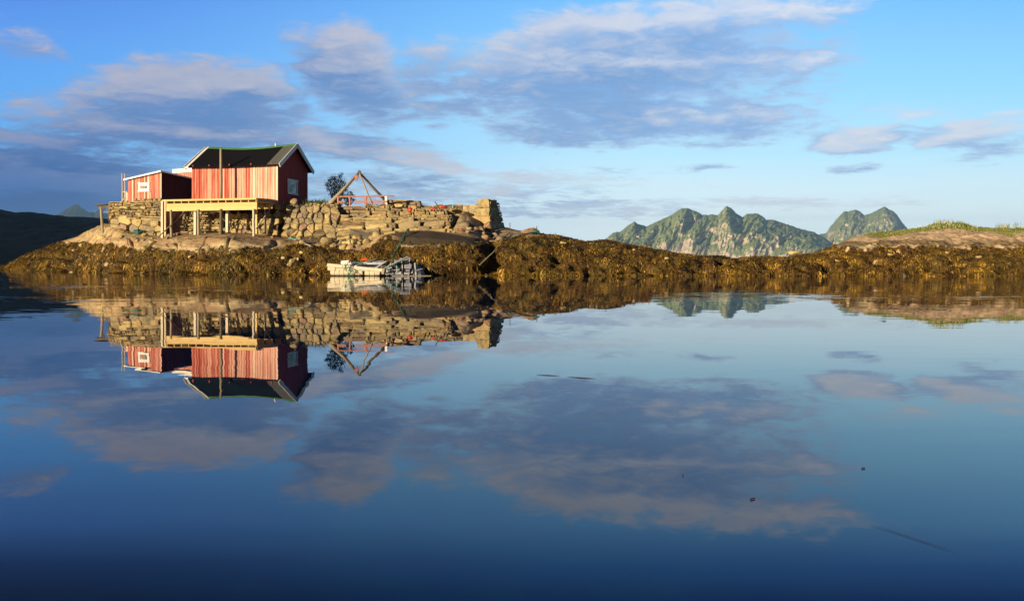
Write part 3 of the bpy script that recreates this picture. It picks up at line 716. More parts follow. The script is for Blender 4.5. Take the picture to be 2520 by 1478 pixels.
# ------------------------------------------------------------------ stones
def vor_cells(W, H, cw, ch, rs):
    """convex cells of a jittered brick pattern in a W x H field"""
    pts = []; r = 0; y = -ch*1.5
    while y < H+ch*1.5:
        hh = ch*rs.uniform(.65, 1.35); x = -cw*1.5+rs.uniform(0, cw)
        while x < W+cw*1.5:
            ww = cw*rs.choice([.45, .7, 1.0, 1.3, 1.8]); pts.append((x+ww/2+rs.gauss(0, .06)*cw, y+hh/2+rs.gauss(0, .16)*ch)); x += ww
        y += hh
    cells = []; ax = cw/ch*.8
    P_ = np.array(pts); Q = P_*np.array([1/ax, 1.0])
    for i, c in enumerate(pts):
        if not (0 < c[0] < W and 0 < c[1] < H): continue
        d2 = ((Q-Q[i])**2).sum(1); nb = np.argsort(d2)[1:20]
        poly = [(Q[i][0]+a*cw*4, Q[i][1]+b*cw*4) for a, b in ((-1, -1), (1, -1), (1, 1), (-1, 1))]
        for j in nb:
            mx, my = (Q[i]+Q[j])/2; nx, ny = Q[j]-Q[i]; new = []
            for k in range(len(poly)):
                p, q = poly[k], poly[(k+1) % len(poly)]
                dp = (p[0]-mx)*nx+(p[1]-my)*ny; dq = (q[0]-mx)*nx+(q[1]-my)*ny
                if dp <= 0: new.append(p)
                if dp*dq < 0: t = dp/(dp-dq); new.append((p[0]+(q[0]-p[0])*t, p[1]+(q[1]-p[1])*t))
            poly = new
            if len(poly) < 3: break
        if len(poly) >= 3: cells.append([(p[0]*ax, p[1]) for p in poly])
    return cells
def course_cells(W, H, cw, ch, rs):
    cells = []; y = 0
    while y < H-.03:
        h = min(ch*rs.choice([.45, .7, .9, 1.2, 1.6]), H-y); x = -rs.uniform(0, cw)
        wav = [rs.gauss(0, .10)*h for _ in range(40)]
        while x < W:
            w = cw*rs.choice([.3, .5, .8, 1.1, 1.5, 2.0]); x0 = max(x, 0); x1 = min(x+w, W); x += w
            if x1-x0 < .08: continue
            parts = 2 if (h > ch*1.1 and rs.random() < .5) else 1
            for q in range(parts):
                a = y+h*q/parts; b = y+h*(q+1)/parts; j = lambda k: rs.gauss(0, k); k = .09*(b-a); kw = .05*(x1-x0)
                cells.append([(x0+abs(j(k)), a+abs(j(k))*1.3), ((x0+x1)/2+j(kw), a+j(k)*.5), (x1-abs(j(k)), a+abs(j(k))*1.3), (x1-abs(j(k*.5)), (a+b)/2), (x1-abs(j(k)), b-abs(j(k))*1.3), ((x0+x1)/2+j(kw*2), b-j(k)*.5), (x0+abs(j(k)), b-abs(j(k))*1.3), (x0+abs(j(k*.5)), (a+b)/2+j(k))])
        y += h
    return cells
def masonry(mb, c00, c10, c11, c01, cw, ch, seed, gap=.032, bulge=.09, out=None, red=.2, back=True, keep=None, course=False):
    """rubble stones laid over the bilinear patch (bottom-left, bottom-right, top-right, top-left)"""
    rs = random.Random(seed); c00, c10, c11, c01 = map(Vector, (c00, c10, c11, c01))
    W = ((c10-c00).length+(c11-c01).length)/2; H = ((c01-c00).length+(c11-c10).length)/2
    nrm = (c10-c00).cross(c01-c00).normalized()
    if out is not None and nrm.dot(Vector(out)) < 0: nrm = -nrm
    def f(s, t): u, v = s/W, t/H; return c00*(1-u)*(1-v)+c10*u*(1-v)+c11*u*v+c01*(1-u)*v
    for poly in (course_cells if course else vor_cells)(W, H, cw, ch, rs):
        cx = sum(p[0] for p in poly)/len(poly); cy = sum(p[1] for p in poly)/len(poly)
        if keep and not keep(cx/W, cy/H): continue
        rad = max(math.hypot(p[0]-cx, p[1]-cy) for p in poly)
        if rad < .04: continue
        h = bulge*rs.uniform(.2, 2.0); tilt = Vector((rs.gauss(0, .20), rs.gauss(0, .20)))
        n = len(poly); vs = []
        # drop very short edges' sharpness with a chamfered ring
        def ring(scale, gp, dep, jit):
            for (px, py) in poly:
                dx, dy = px-cx, py-cy; L = math.hypot(dx, dy)+1e-6; k = max(.2, (L*scale-gp)/L)
                q = f(cx+dx*k, cy+dy*k)+nrm*(dep+(dx*tilt.x+dy*tilt.y)*k*(1 if dep > 0 else 0)+rs.uniform(-jit, jit)); vs.append(q)
        ring(1, gap, -.16, 0); ring(1, gap, h*.15, .01); ring(.95, gap, h*.85, .012); ring(.74, gap, h, .03)
        vs.append(f(cx, cy)+nrm*(h+rs.uniform(-.02, .03)))
        fs = []
        for r_ in range(3):
            for k in range(n): k2 = (k+1) % n; fs.append((r_*n+k, r_*n+k2, (r_+1)*n+k2, (r_+1)*n+k))
        for k in range(n): fs.append((3*n+k, 3*n+(k+1) % n, 4*n))
        tone = rs.uniform(.13, .62) if rs.random() > red else rs.uniform(.62, 1)
        mb.add(vs, fs, tone)
    if back:
        q = nrm*-.10; s_ = .12/max(H, .3)
        mb.quad(c00+q, c10+q, f(W, H*(1-s_))+q, f(0, H*(1-s_))+q, .03)
def rock_mesh(seed, size, cuts=9, sub=3, rough=.10):
    rs = random.Random(seed); bm = bmesh.new(); bmesh.ops.create_icosphere(bm, subdivisions=sub, radius=1)
    V = np.array([v.co[:] for v in bm.verts]); F = [tuple(v.index for v in f.verts) for f in bm.faces]; bm.free()
    for _ in range(cuts+5):
        n = np.array([rs.gauss(0, 1), rs.gauss(0, 1), rs.gauss(0, .8)]); n /= np.linalg.norm(n); d = rs.uniform(.45, .80)
        V = V-np.outer(np.maximum(0, V@n-d), n)*.9
    V = V*(1+rough*fbm(V[:, 0]*1.6+seed, V[:, 1]*1.6, V[:, 2]*1.6, 3))[:, None]
    return V*np.array(size), np.array(F)
def boulder(loc, size, seed, label, group=None, tone=.4, rotz=0, cuts=9, name='boulder', material=None, tilt=0):
    V, F = rock_mesh(seed, size, cuts)
    c, s_ = math.cos(tilt), math.sin(tilt); V = np.stack([V[:, 0]*c-V[:, 2]*s_, V[:, 1], V[:, 0]*s_+V[:, 2]*c], -1)
    c, s_ = math.cos(rotz), math.sin(rotz); V = np.stack([V[:, 0]*c-V[:, 1]*s_, V[:, 0]*s_+V[:, 1]*c, V[:, 2]], -1)+np.array(loc)
    return tag(npmesh(name, V, F, material or M_STONE, smooth=False, attrs={'tone': ('FACE', np.full(len(F), tone))}, origin=tuple(loc)), label, 'boulder', group)

AX = Vector((-.973, .23, 0)).normalized()      # along the house fronts, leftwards
DP = Vector((.23, .973, 0)).normalized()       # into the depth
FR = -DP

# stone platform under the shed
mb = MB()
A0 = P(268, 560, 60.6); A1 = P(402, 580, 58.4)
masonry(mb, P(272, 572, 60.6), P(402, 582, 58.2), P(402, 545, 58.5), P(262, 536, 60.9), .95, .55, 11, out=FR, bulge=.10, red=.15)
masonry(mb, P(262, 538, 60.8), P(402, 546, 58.5), P(400, 497, 58.9), P(268, 497, 61.1), .55, .20, 12, out=FR, bulge=.08, red=.12, course=True)
masonry(mb, P(300, 498, 61.0), P(398, 498, 59.2), P(398, 488, 59.4), P(300, 491, 61.3), .5, .13, 13, out=FR, bulge=.05, course=True)
mb.obox(P(268, 560, 61.3), P(400, 560, 59.4)-P(268, 560, 61.3), DP*6, Vector((0, 0, 5.38-P(268, 560, 61.3).z)), .3)
tag(mb.build('stone_platform', M_STONE), 'rough dry stone platform of thin slabs over big blocks carrying the small shed', 'stone wall')

# foundation behind the posts of the deck
mb = MB()
HC = Vector((-16.3, 56.0, 0))                   # near right corner of the house
HL, HW = 6.8, 4.3
def hp(a, b, z): v = HC+AX*a+DP*b; return Vector((v.x, v.y, z))
masonry(mb, hp(7.6, -.1, 3.0), hp(4.3, -.1, 2.95), hp(4.3, .12, 4.75), hp(7.6, .15, 5.0), .36, .20, 21, out=FR, bulge=.07, red=.05, course=True)
masonry(mb, hp(4.35, .0, 2.9), hp(3.6, .0, 2.9), hp(3.6, .2, 4.05), hp(4.35, .2, 4.1), .42, .28, 22, out=FR, bulge=.08, red=.0)
masonry(mb, hp(3.65, .0, 2.8), hp(.0, -.2, 2.7), hp(.0, .05, 4.2), hp(3.65, .15, 4.15), .46, .42, 23, out=FR, bulge=.10, red=.2)
masonry(mb, hp(4.3, 2.6, 2.9), hp(.1, 2.6, 2.9), hp(.1, 2.6, 5.0), hp(4.3, 2.6, 5.0), .55, .3, 24, out=FR, bulge=.06, red=.1)
mb.hexa([hp(6.7, 2.75, 2.4), hp(.1, 2.75, 2.4), hp(.1, 4.2, 2.4), hp(6.7, 4.2, 2.4), hp(6.7, 2.75, 5.0), hp(.1, 2.75, 5.0), hp(.1, 4.2, 5.0), hp(6.7, 4.2, 5.0)], .04)  # near-black fill puts the shade of the void under the house into its colour
masonry(mb, hp(.0, .0, 3.6), hp(0, 4.2, 4.2), hp(0, 4.2, 5.0), hp(0, .0, 5.0), .6, .3, 25, out=-AX, bulge=.06, red=.1)
tag(mb.build('stone_foundation', M_STONE), 'shaded rubble stone foundation behind the posts beneath the red house', 'stone wall')

# long retaining wall right of the house
mb = MB()
masonry(mb, P(690, 582, 54.8), P(836, 588, 54.2), P(836, 511, 55.6), P(708, 511, 55.9), .52, .46, 31, out=FR, bulge=.13, red=.25, gap=.03)
masonry(mb, P(712, 522, 55.7), P(834, 516, 55.6), P(834, 503, 55.9), P(716, 501, 56.1), .28, .17, 32, out=FR, bulge=.09)
masonry(mb, P(826, 592, 53.4), P(1106, 578, 52.6), P(1112, 545, 53.6), P(830, 556, 54.2), 1.1, .34, 33, out=FR, bulge=.11, red=.1, course=True)
masonry(mb, P(838, 558, 54.3), P(1112, 550, 53.7), P(1106, 530, 54.3), P(838, 531, 55.0), 1.0, .30, 34, out=FR, bulge=.10, red=.15, course=True)
masonry(mb, P(898, 533, 55.0), P(1104, 532, 54.4), P(1100, 514, 54.8), P(900, 512, 55.4), .55, .26, 35, out=FR, bulge=.09, red=.2, course=True)
masonry(mb, P(836, 533, 55.8), P(902, 533, 55.6), P(902, 508, 56.0), P(836, 508, 56.2), .9, .30, 36, out=FR, bulge=.05, red=.4, course=True)
masonry(mb, P(898, 515, 55.4), P(968, 515, 55.2), P(968, 504, 55.4), P(900, 503, 55.6), .30, .20, 37, out=FR, bulge=.08, course=True)
masonry(mb, P(1104, 590, 52.4), P(1126, 582, 54.8), P(1122, 540, 56), P(1106, 532, 54.2), .35, .3, 38, out=(1, -.3, 0), bulge=.12, red=.1)
for q in ((836, 900, 537, 55.3, 55.9), (838, 1106, 536, 54.7, 55.4), (900, 1100, 518, 55.5, 57.5), (826, 1108, 560, 54.1, 54.9)):
    a, b_, y_, d0, d1 = q; z_ = P(a, y_, d0).z
    v = [P(a, y_, d0), P(b_, y_, d0-.6), P(b_, y_, d1-.6), P(a, y_, d1)]
    for k_ in v: k_.z = z_
    mb.hexa([k_-Vector((0, 0, .3)) for k_ in v]+v, .30)
mb.hexa([P(705, 511, 56.0), P(836, 511, 56.0), P(836, 511, 62), P(705, 511, 62)]+[P(705, 504.5, 56.0), P(836, 504.5, 56.0), P(836, 497, 62), P(705, 497, 62)], .3)
tag(mb.build('retaining_wall', M_STONE), 'long sunlit dry stone retaining wall stepping down right of the red house', 'stone wall')

# low upper wall behind the tripod
mb = MB()
masonry(mb, P(940, 512, 58.4), P(1034, 516, 57.6), P(1032, 494, 57.8), P(944, 490, 58.6), .70, .30, 41, out=FR, bulge=.07, red=.45, course=True)
masonry(mb, P(1032, 518, 57.4), P(1036, 516, 60), P(1034, 496, 60), P(1032, 494, 57.7), .5, .3, 42, out=(1, -.2, 0), bulge=.05)
v = [P(942, 492, 58.55), P(1032, 494, 57.8), P(1034, 495, 60), P(944, 493, 61)]
mb.hexa([k_-Vector((0, 0, .3)) for k_ in v]+v, .9)
masonry(mb, P(1030, 524, 57.2), P(1152, 520, 57.8), P(1150, 507, 58.2), P(1030, 507, 57.8), .42, .17, 43, out=FR, bulge=.08, red=.3, course=True)
v = [P(1030, 513, 57.6), P(1152, 512, 58), P(1152, 512, 61), P(1030, 512, 61)]
mb.hexa([k_-Vector((0, 0, 1.9)) for k_ in v]+v, .4)
tag(mb.build('low_stone_wall', M_STONE), 'low ruined stone wall behind the tripod with shadows of its poles across it', 'stone wall')

# ruined corner of the old foundation, lit on the left and dark on the right
def block(mb, c, seed, tone=.4, n=7, amp=.07):
    """a rough quarried block through 8 corners (bottom 4 counter-clockwise, top 4)"""
    c = [Vector(q) for q in c]; cen = sum(c, Vector())/8
    for fi, (i, j, k, l) in enumerate(((0, 1, 2, 3), (4, 5, 6, 7), (0, 1, 5, 4), (1, 2, 6, 5), (2, 3, 7, 6), (3, 0, 4, 7))):
        vs = []; 
        for a in range(n+1):
            for b in range(n+1):
                u, v = a/n, b/n; q = c[i]*(1-u)*(1-v)+c[j]*u*(1-v)+c[k]*u*v+c[l]*(1-u)*v
                w = q*1.9; nz = Vector((float(perlin(w.x+seed, w.y, w.z)), float(perlin(w.x, w.y+seed+9, w.z)), float(perlin(w.x, w.y, w.z+seed+5))))
                w = q*5.2; nz2 = Vector((float(perlin(w.x+seed, w.y, w.z)), float(perlin(w.x, w.y+seed+9, w.z)), float(perlin(w.x, w.y, w.z+seed+5))))
                q = q+(nz+nz2*.45)*amp*1.6; q = q.lerp(cen, .05*((2*u-1)**4+(2*v-1)**4)/2); vs.append(q)
        mb.add(vs, [(a*(n+1)+b, (a+1)*(n+1)+b, (a+1)*(n+1)+b+1, a*(n+1)+b+1) for a in range(n) for b in range(n)], tone)
def slabblock(mb, x0, x1, yt, yb, d, x2, d2, seed, tone, yt2=None):
    """front face x0..x1 at depth d, right side running back to (x2, d2)"""
    yt2 = yt2 or yt; dl = d+.5
    bl_, br, bb = P(x0, yb, dl), P(x1, yb, d), P(x2, yb, d2); back = bl_+(bb-br)
    zt = P(x1, yt, d).z; z2 = P(x2, yt2, d2).z
    up = lambda q, z: Vector((q.x, q.y, z))
    block(mb, [bl_, br, Vector((bb.x, bb.y, bl_.z)), Vector((back.x, back.y, bl_.z)), up(bl_, P(x0, yt+2, dl).z), up(br, zt), up(bb, z2), up(back, z2)], seed, tone)
mb = MB()
slabblock(mb, 1174, 1202, 489, 513, 55.5, 1223, 57.6, 51, .30, 494)
slabblock(mb, 1139, 1178, 504, 528, 56.4, 1186, 57.6, 52, .42)
slabblock(mb, 1166, 1204, 511, 536, 55.2, 1229, 57.8, 53, .28, 512)
slabblock(mb, 1160, 1205, 530, 556, 55.0, 1234, 58.0, 54, .62, 530)
slabblock(mb, 1184, 1208, 552, 582, 54.8, 1242, 58.4, 55, .45, 548)
masonry(mb, P(1206, 572, 55.0), P(1241, 562, 58.2), P(1225, 498, 58.0), P(1204, 494, 55.6), .40, .26, 56, out=(1, -.4, 0), bulge=.05, red=.0, course=True)
tag(mb.build('ruined_wall', M_STONE), 'tall ruined stone corner with a big square top block and dark shaded right side', 'stone wall')

# boulders with a look of their own
boulder(P(724, 496, 55.6), (.36, .3, .23), 3, 'rounded tan boulder perched on top of the wall beside the red gable', tone=.45, tilt=.15)
boulder(P(1172, 566, 52.5), (.75, .6, .42), 5, 'reddish boulder lying below the ruined stone corner', tone=.78, tilt=-.5)
boulder(P(1200, 556, 54.0), (.42, .45, .42), 6, 'brown boulder leaning against the foot of the ruined corner', tone=.72)
boulder(P(1957, 622, 49.2), (.55, .4, .18), 8, 'flat pale boulder alone on the crest of the seaweed reef', tone=.5, tilt=.1)
boulder(P(1302, 568, 52.5), (.62, .4, .24), 9, 'smooth pinkish rock hump beside the right iron stake', tone=.74, cuts=2)
boulder(GP(378-0, 55.0, .10), (.45, .3, .16), 15, 'pale slab at the left end of the rock ledge', tone=.45)
boulder(GP(252, 60.2, .08), (.75, .4, .20), 16, 'long pale yellow slab resting on the left slope', tone=.5, tilt=-.05)
boulder(GP(744, 50.6, .1), (.3, .25, .2), 17, 'whitish round stone at the weed edge left of the wreck', tone=.55)
rr = random.Random(12)
for k in range(24):   # pile left of the dark rock
    xc = rr.gauss(862, 30); xc = min(max(xc, 806), 925); d = rr.uniform(49.2, 52.8); s_ = rr.uniform(.15, .42)
    boulder(GP(xc, d, s_*.35), (s_*1.15, s_, s_*.85), 100+k, 'rounded tan boulder in the pile below the long wall', 'boulders piled below the long wall', tone=rr.uniform(.25, .62), rotz=rr.uniform(0, 3), cuts=6)
for k in range(6):
    xc = rr.gauss(728, 12); d = rr.uniform(47.9, 48.8); s_ = rr.uniform(.10, .22)
    boulder(GP(xc, d, s_*.4), (s_*1.3, s_, s_*.8), 140+k, 'pale stone caught in the seaweed left of the wreck', 'pale stones in the weed left of the wreck', tone=rr.uniform(.45, .55), rotz=rr.uniform(0, 3), cuts=6)
for (xc, d, s_) in ((158, 66.5, .22), (186, 64.5, .30), (205, 63.8, .35), (243, 61.2, .2), (300, 57.6, .34), (338, 56.2, .22), (262, 59.4, .18), (420, 51.4, .2), (470, 50.4, .25), (176, 63.4, .2), (1640, 46.6, .16), (1790, 46.2, .14), (2150, 45.6, .16), (2190, 45.8, .2), (2330, 45.7, .15), (1385, 48.2, .2), (1560, 47.6, .16), (2060, 45.5, .16)):
    s_ *= .8; boulder(GP(xc, d, s_*.22), (s_*1.5, s_, s_*.65), 500+xc, 'bare pale stone showing through the brown seaweed of the shore', 'bare stones showing through the seaweed', tone=.48, rotz=xc, cuts=4)
for k in range(44):   # broken stones along the wall foot
    xc = rr.choice([rr.uniform(410, 690), rr.uniform(690, 830), rr.uniform(320, 420), rr.uniform(1100, 1230)]); d = np.interp(xc, [320, 420, 690, 830, 1100, 1230], [57.8, 55.5, 54.2, 52.8, 51.5, 52.5])+rr.uniform(-1.2, .8); s_ = rr.uniform(.07, .24)
    boulder(GP(xc, d, s_*.3), (s_*1.4, s_, s_*.7), 200+k, 'loose angular stone lying at the foot of the dry stone walls', 'loose stones at the foot of the walls', tone=rr.choice([.3, .4, .5, .75]), rotz=rr.uniform(0, 3), cuts=8)
for k in range(12):
    xc = rr.uniform(1130, 1235); d = rr.uniform(50.2, 53); s_ = rr.uniform(.2, .45)
    boulder(GP(xc, d, s_*.2), (s_*1.3, s_, s_*.7), 300+k, 'brown grey rock in the rough gap below the ruined corner', 'rocks in the gap below the ruined corner', tone=rr.choice([.9, .95, .7]), rotz=rr.uniform(0, 3), cuts=8)

# ------------------------------------------------------------------ red house
FZ = 5.08; EZ = 7.70; RZ = 9.20
def boards(mb, a, b, z0, z1a, z1b, out, bw=.15, th=.022, seed=1, tones=(.1, .8), z1f=None, keep=None, tonef=None):
    """vertical board cladding from point a to b"""
    rs = random.Random(seed); a = Vector(a); b = Vector(b); L = (b-a).length; d = (b-a)/L; out = Vector(out).normalized(); s = 0; k = 0
    while s < L-.01:
        w = min(bw*rs.uniform(.75, 1.2), L-s); t = th*(1+(k % 2)*.9)
        za = z1f(s) if z1f else z1a+(z1b-z1a)*s/L; zb = z1f(s+w) if z1f else z1a+(z1b-z1a)*(s+w)/L
        p = a+d*(s+.007); q = a+d*(s+w-.007); zz0 = z0-(rs.uniform(0, .04))
        tn = rs.uniform(*tones) if not tonef else tonef(s/L, rs)-(.10 if k % 2 else 0)
        c = [(p.x, p.y, zz0), (q.x, q.y, zz0), (q.x+out.x*t, q.y+out.y*t, zz0), (p.x+out.x*t, p.y+out.y*t, zz0)]
        tp = [(p.x, p.y, za), (q.x, q.y, zb), (q.x+out.x*t, q.y+out.y*t, zb), (p.x+out.x*t, p.y+out.y*t, za)]
        mb.hexa(c+tp, tn); s += w; k += 1
def window(parent, origin, c, ux, out, w, h, fw=.09):
    """white framed window centred at c; ux along the wall"""
    c = Vector(c); ux = Vector(ux).normalized(); out = Vector(out).normalized(); up = Vector((0, 0, 1))
    f = MB()
    f.obox(c-ux*w/2-up*h/2+out*.03, ux*w, out*.06, up*fw); f.obox(c-ux*w/2+up*(h/2-fw)+out*.03, ux*w, out*.06, up*fw)
    f.obox(c-ux*w/2-up*(h/2-fw)+out*.03, ux*fw, out*.058, up*(h-2*fw)); f.obox(c+ux*(w/2-fw)-up*(h/2-fw)+out*.03, ux*fw, out*.058, up*(h-2*fw))
    f.obox(c-ux*(w/2+.05)-up*(h/2+.03)+out*.03, ux*(w+.1), out*.10, up*.035)
    f.obox(c-ux*(w/2+.05)+up*(h/2)+out*.03, ux*(w+.1), out*.09, up*.035)
    s_ = MB(); iw = w-2*fw; ih = h-2*fw; t = .035
    s_.obox(c-ux*iw/2-up*ih/2+out*.035, ux*iw, out*.02, up*t); s_.obox(c-ux*iw/2+up*(ih/2-t)+out*.035, ux*iw, out*.02, up*t)
    s_.obox(c-ux*iw/2-up*(ih/2-t)+out*.035, ux*t, out*.02, up*(ih-2*t)); s_.obox(c+ux*(iw/2-t)-up*(ih/2-t)+out*.035, ux*t, out*.02, up*(ih-2*t))
    fo = f.build('window', M_WHITE, parent, origin); s_.build('sash', M_WHITE, fo, origin)
    pm = MB(); pm.obox(c-ux*(iw/2-t)-up*(ih/2-t)+out*.036, ux*(iw-2*t), out*.004, up*(ih-2*t)); pm.build('pane', M_GLASS, fo, origin)
O = hp(HL/2, HW/2, FZ)
house = empty('red_house', O, 'larger red boarded house with black gable roof and green ridge, standing on the deck', 'house')
mb = MB()
def tf(u, rs):    # u from the left end; paint is most worn towards the right
    base = .38 if u < .10 else (.56 if u < .38 else (.36 if u < .44 else .78))
    if .62 < u < .67: base = .48
    if rs.random() < .12: base -= .20
    return max(0, min(1, base+rs.gauss(0, .08)))
boards(mb, hp(HL, 0, 0), hp(0, 0, 0), FZ-.25, EZ, EZ, FR, seed=5, bw=.105, tonef=tf)
mb.build('wall', M_SIDING, house, O)
mb = MB()
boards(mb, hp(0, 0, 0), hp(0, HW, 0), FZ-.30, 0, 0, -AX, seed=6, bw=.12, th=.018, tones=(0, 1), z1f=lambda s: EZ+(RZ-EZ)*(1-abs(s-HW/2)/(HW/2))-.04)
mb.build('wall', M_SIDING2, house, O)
mb = MB()
boards(mb, hp(HL, 0, 0), hp(HL, HW, 0), FZ-.30, 0, 0, AX, seed=7, bw=.14, th=.018, z1f=lambda s: EZ+(RZ-EZ)*(1-abs(s-HW/2)/(HW/2))-.04)
mb.build('wall', M_SIDING, house, O)
mb = MB(); boards(mb, hp(0, HW, 0), hp(HL, HW, 0), FZ-.3, EZ, EZ, DP, seed=8, bw=.2); mb.build('wall', M_SIDING2, house, O)
mb = MB(); mb.hexa([hp(HL-.03, .01, FZ-.2), hp(.03, .01, FZ-.2), hp(.03, HW-.01, FZ-.2), hp(HL-.03, HW-.01, FZ-.2), hp(HL-.03, .01, EZ), hp(.03, .01, EZ), hp(.03, HW-.01, EZ), hp(HL-.03, HW-.01, EZ)], .3)
mb.build('inner_wall', M_DARKW, house, O)
# roof, with its sagging ridge
mb = MB(); slope = (RZ-EZ)/(HW/2); EO = .34; GO = .30; NS = 14
def rz(a):   # ridge height along the house
    t = (a+GO)/(HL+2*GO); return RZ+.09-.20*math.sin(math.pi*min(1, t*1.0))**1.3
for side in (0, 1):
    for k in range(NS):
        a0 = -GO+(HL+2*GO)*k/NS; a1 = -GO+(HL+2*GO)*(k+1)/NS
        be = -EO if side == 0 else HW+EO
        ez = EZ-slope*EO+.10
        sag = lambda a: -.05*math.sin(math.pi*(a+GO)/(HL+2*GO))
        vs = [hp(a0, be, ez+sag(a0)), hp(a1, be, ez+sag(a1)), hp(a1, HW/2, rz(a1)), hp(a0, HW/2, rz(a0))]
        mb.hexa([v-Vector((0, 0, .07)) for v in vs]+vs, .5)
roof = mb.build('roof', M_FELT, house, O)
mb = MB()      # weathered plank strip along the right gable edge
for k in range(6):
    a0 = -GO+.02+k*.16; vs = [hp(a0, -EO+.01, EZ-slope*EO+.115), hp(a0+.145, -EO+.01, EZ-slope*EO+.113), hp(a0+.145, HW/2-.02, rz(a0+.145)+.015), hp(a0, HW/2-.02, rz(a0)+.017)]
    mb.hexa([v-Vector((0, 0, .02)) for v in vs]+vs, .25+.1*(k % 3))
mb.build('roof_planks', mat('weathered_roof_planks', m_wood((.07, .075, .075), (.15, .155, .15)), .85), roof, O)
mb = MB()
for k in range(NS):
    a0 = -GO+(HL+2*GO)*k/NS; a1 = -GO+(HL+2*GO)*(k+1)/NS
    for s_ in (-1, 1):
        vs = [hp(a0, HW/2+s_*.15, rz(a0)-.05), hp(a1, HW/2+s_*.15, rz(a1)-.05), hp(a1, HW/2, rz(a1)+.055), hp(a0, HW/2, rz(a0)+.055)]
        mb.hexa([v-Vector((0, 0, .03)) for v in vs]+vs)
mb.build('ridge_cap', M_GREEN, roof, O)
mb = MB(); c_ = hp(1.55, HW/2+.25, rz(1.5)-.1); mb.tube([c_, c_+Vector((0, 0, .38))], .055, 10); mb.build('chimney_pipe', M_WHITE, roof, O)
for a_ in (-GO-.03, HL+GO+.03):
    for (b0, b1) in ((-EO-.04, HW/2), (HW+EO+.04, HW/2)):
        mb = MB(); e_ = rz(a_) if True else 0
        p = hp(a_, b0, EZ-slope*EO+.02); q = hp(a_, b1, RZ+.02)
        mb.beam(p, q, .045, .30, .5, up=(0, 0, 1)); mb.build('barge_board', M_WHITE, house, O)
for a_ in (.3, 1.9, 3.6, 5.2, 6.5):
    mb = MB(); mb.obox(hp(a_, 0, EZ-.12), FR*.28, AX*.09, Vector((0, 0, .10))); mb.build('rafter_end', M_SIDING2, house, O)
for a_ in (-GO+.02, HL+GO-.24):
    mb = MB(); vs = [hp(a_, -EO-.03, EZ-slope*EO+.12), hp(a_+.28, -EO-.03, EZ-slope*EO+.12), hp(a_+.28, HW/2, RZ+.14), hp(a_, HW/2, RZ+.14)]
    if a_ > 0: mb.hexa([v-Vector((0, 0, .12)) for v in vs]+vs); mb.build('barge_board', M_WHITE, house, O)
mb = MB(); mb.obox(hp(-.01, -.03, FZ-.25), FR*.03, AX*.12, Vector((0, 0, EZ-FZ+.2)), .95); mb.build('corner_board', M_SIDING, house, O)
window(house, O, hp(0, 1.95, 6.18), DP, -AX, 1.42, 1.02, .10)
mb = MB(); mb.obox(hp(.05, HW+.1, FZ-.2), AX*1.3, DP*.02, Vector((0, 0, 2.0))); mb.build('door', M_WHITE, house, O)

# ------------------------------------------------------------------ shed on the stone platform
SC = Vector((-26.2, 60.0, 0)); SL, SD = 2.83, 3.7
def sp(a, b, z): v = SC+AX*a+DP*b; return Vector((v.x, v.y, z))
O = sp(SL/2, SD/2, 5.35)
shed = empty('red_shed', O, 'small red boarded shed with sloping white edged roof on the stone platform', 'shed')
mb = MB(); boards(mb, sp(SL, 0, 0), sp(0, 0, 0), 5.36, 7.00, 7.50, FR, seed=15, bw=.13, tonef=lambda u, rs: max(0, min(1, .55+rs.gauss(0, .16)))); mb.build('wall', M_SIDING, shed, O)
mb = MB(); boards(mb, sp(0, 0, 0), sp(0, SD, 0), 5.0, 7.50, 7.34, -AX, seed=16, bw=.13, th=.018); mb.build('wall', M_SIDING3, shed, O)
mb = MB(); boards(mb, sp(SL, 0, 0), sp(SL, SD, 0), 5.36, 7.00, 6.95, AX, seed=17, bw=.13); mb.build('wall', M_SIDING, shed, O)
mb = MB(); boards(mb, sp(0, SD, 0), sp(SL, SD, 0), 5.2, 7.34, 6.95, DP, seed=18, bw=.2); mb.build('wall', M_SIDING2, shed, O)
mb = MB(); mb.hexa([sp(SL+.22, -.2, 6.97), sp(-.12, -.2, 7.53), sp(-.12, SD+.15, 7.38), sp(SL+.22, SD+.15, 6.92), sp(SL+.22, -.2, 7.03), sp(-.12, -.2, 7.60), sp(-.12, SD+.15, 7.44), sp(SL+.22, SD+.15, 6.98)])
sr = mb.build('roof', M_FELT, shed, O)
mb = MB(); mb.beam(sp(SL+.24, -.225, 6.98), sp(-.14, -.225, 7.545), .03, .12); mb.beam(sp(-.135, -.2, 7.54), sp(-.135, SD+.15, 7.38), .03, .10); mb.build('fascia', M_WHITE, sr, O)
window(shed, O, sp(1.42, 0, 6.40), -AX, FR, .96, .62, .17)
mb = MB(); mb.beam(sp(-.03, -.04, 5.36), sp(-.03, -.04, 7.46), .09, .03, .9); mb.build('corner_board', M_SIDING, shed, O)
mb = MB(); mb.obox(sp(SL, .2, 5.35), AX*.42, DP*1.0, Vector((0, 0, .72)), .9); mb.obox(sp(SL-.02, .15, 6.08), AX*.62, DP*1.1, Vector((0, 0, .05)), .9); mb.build('side_box', M_SIDING, shed, O)

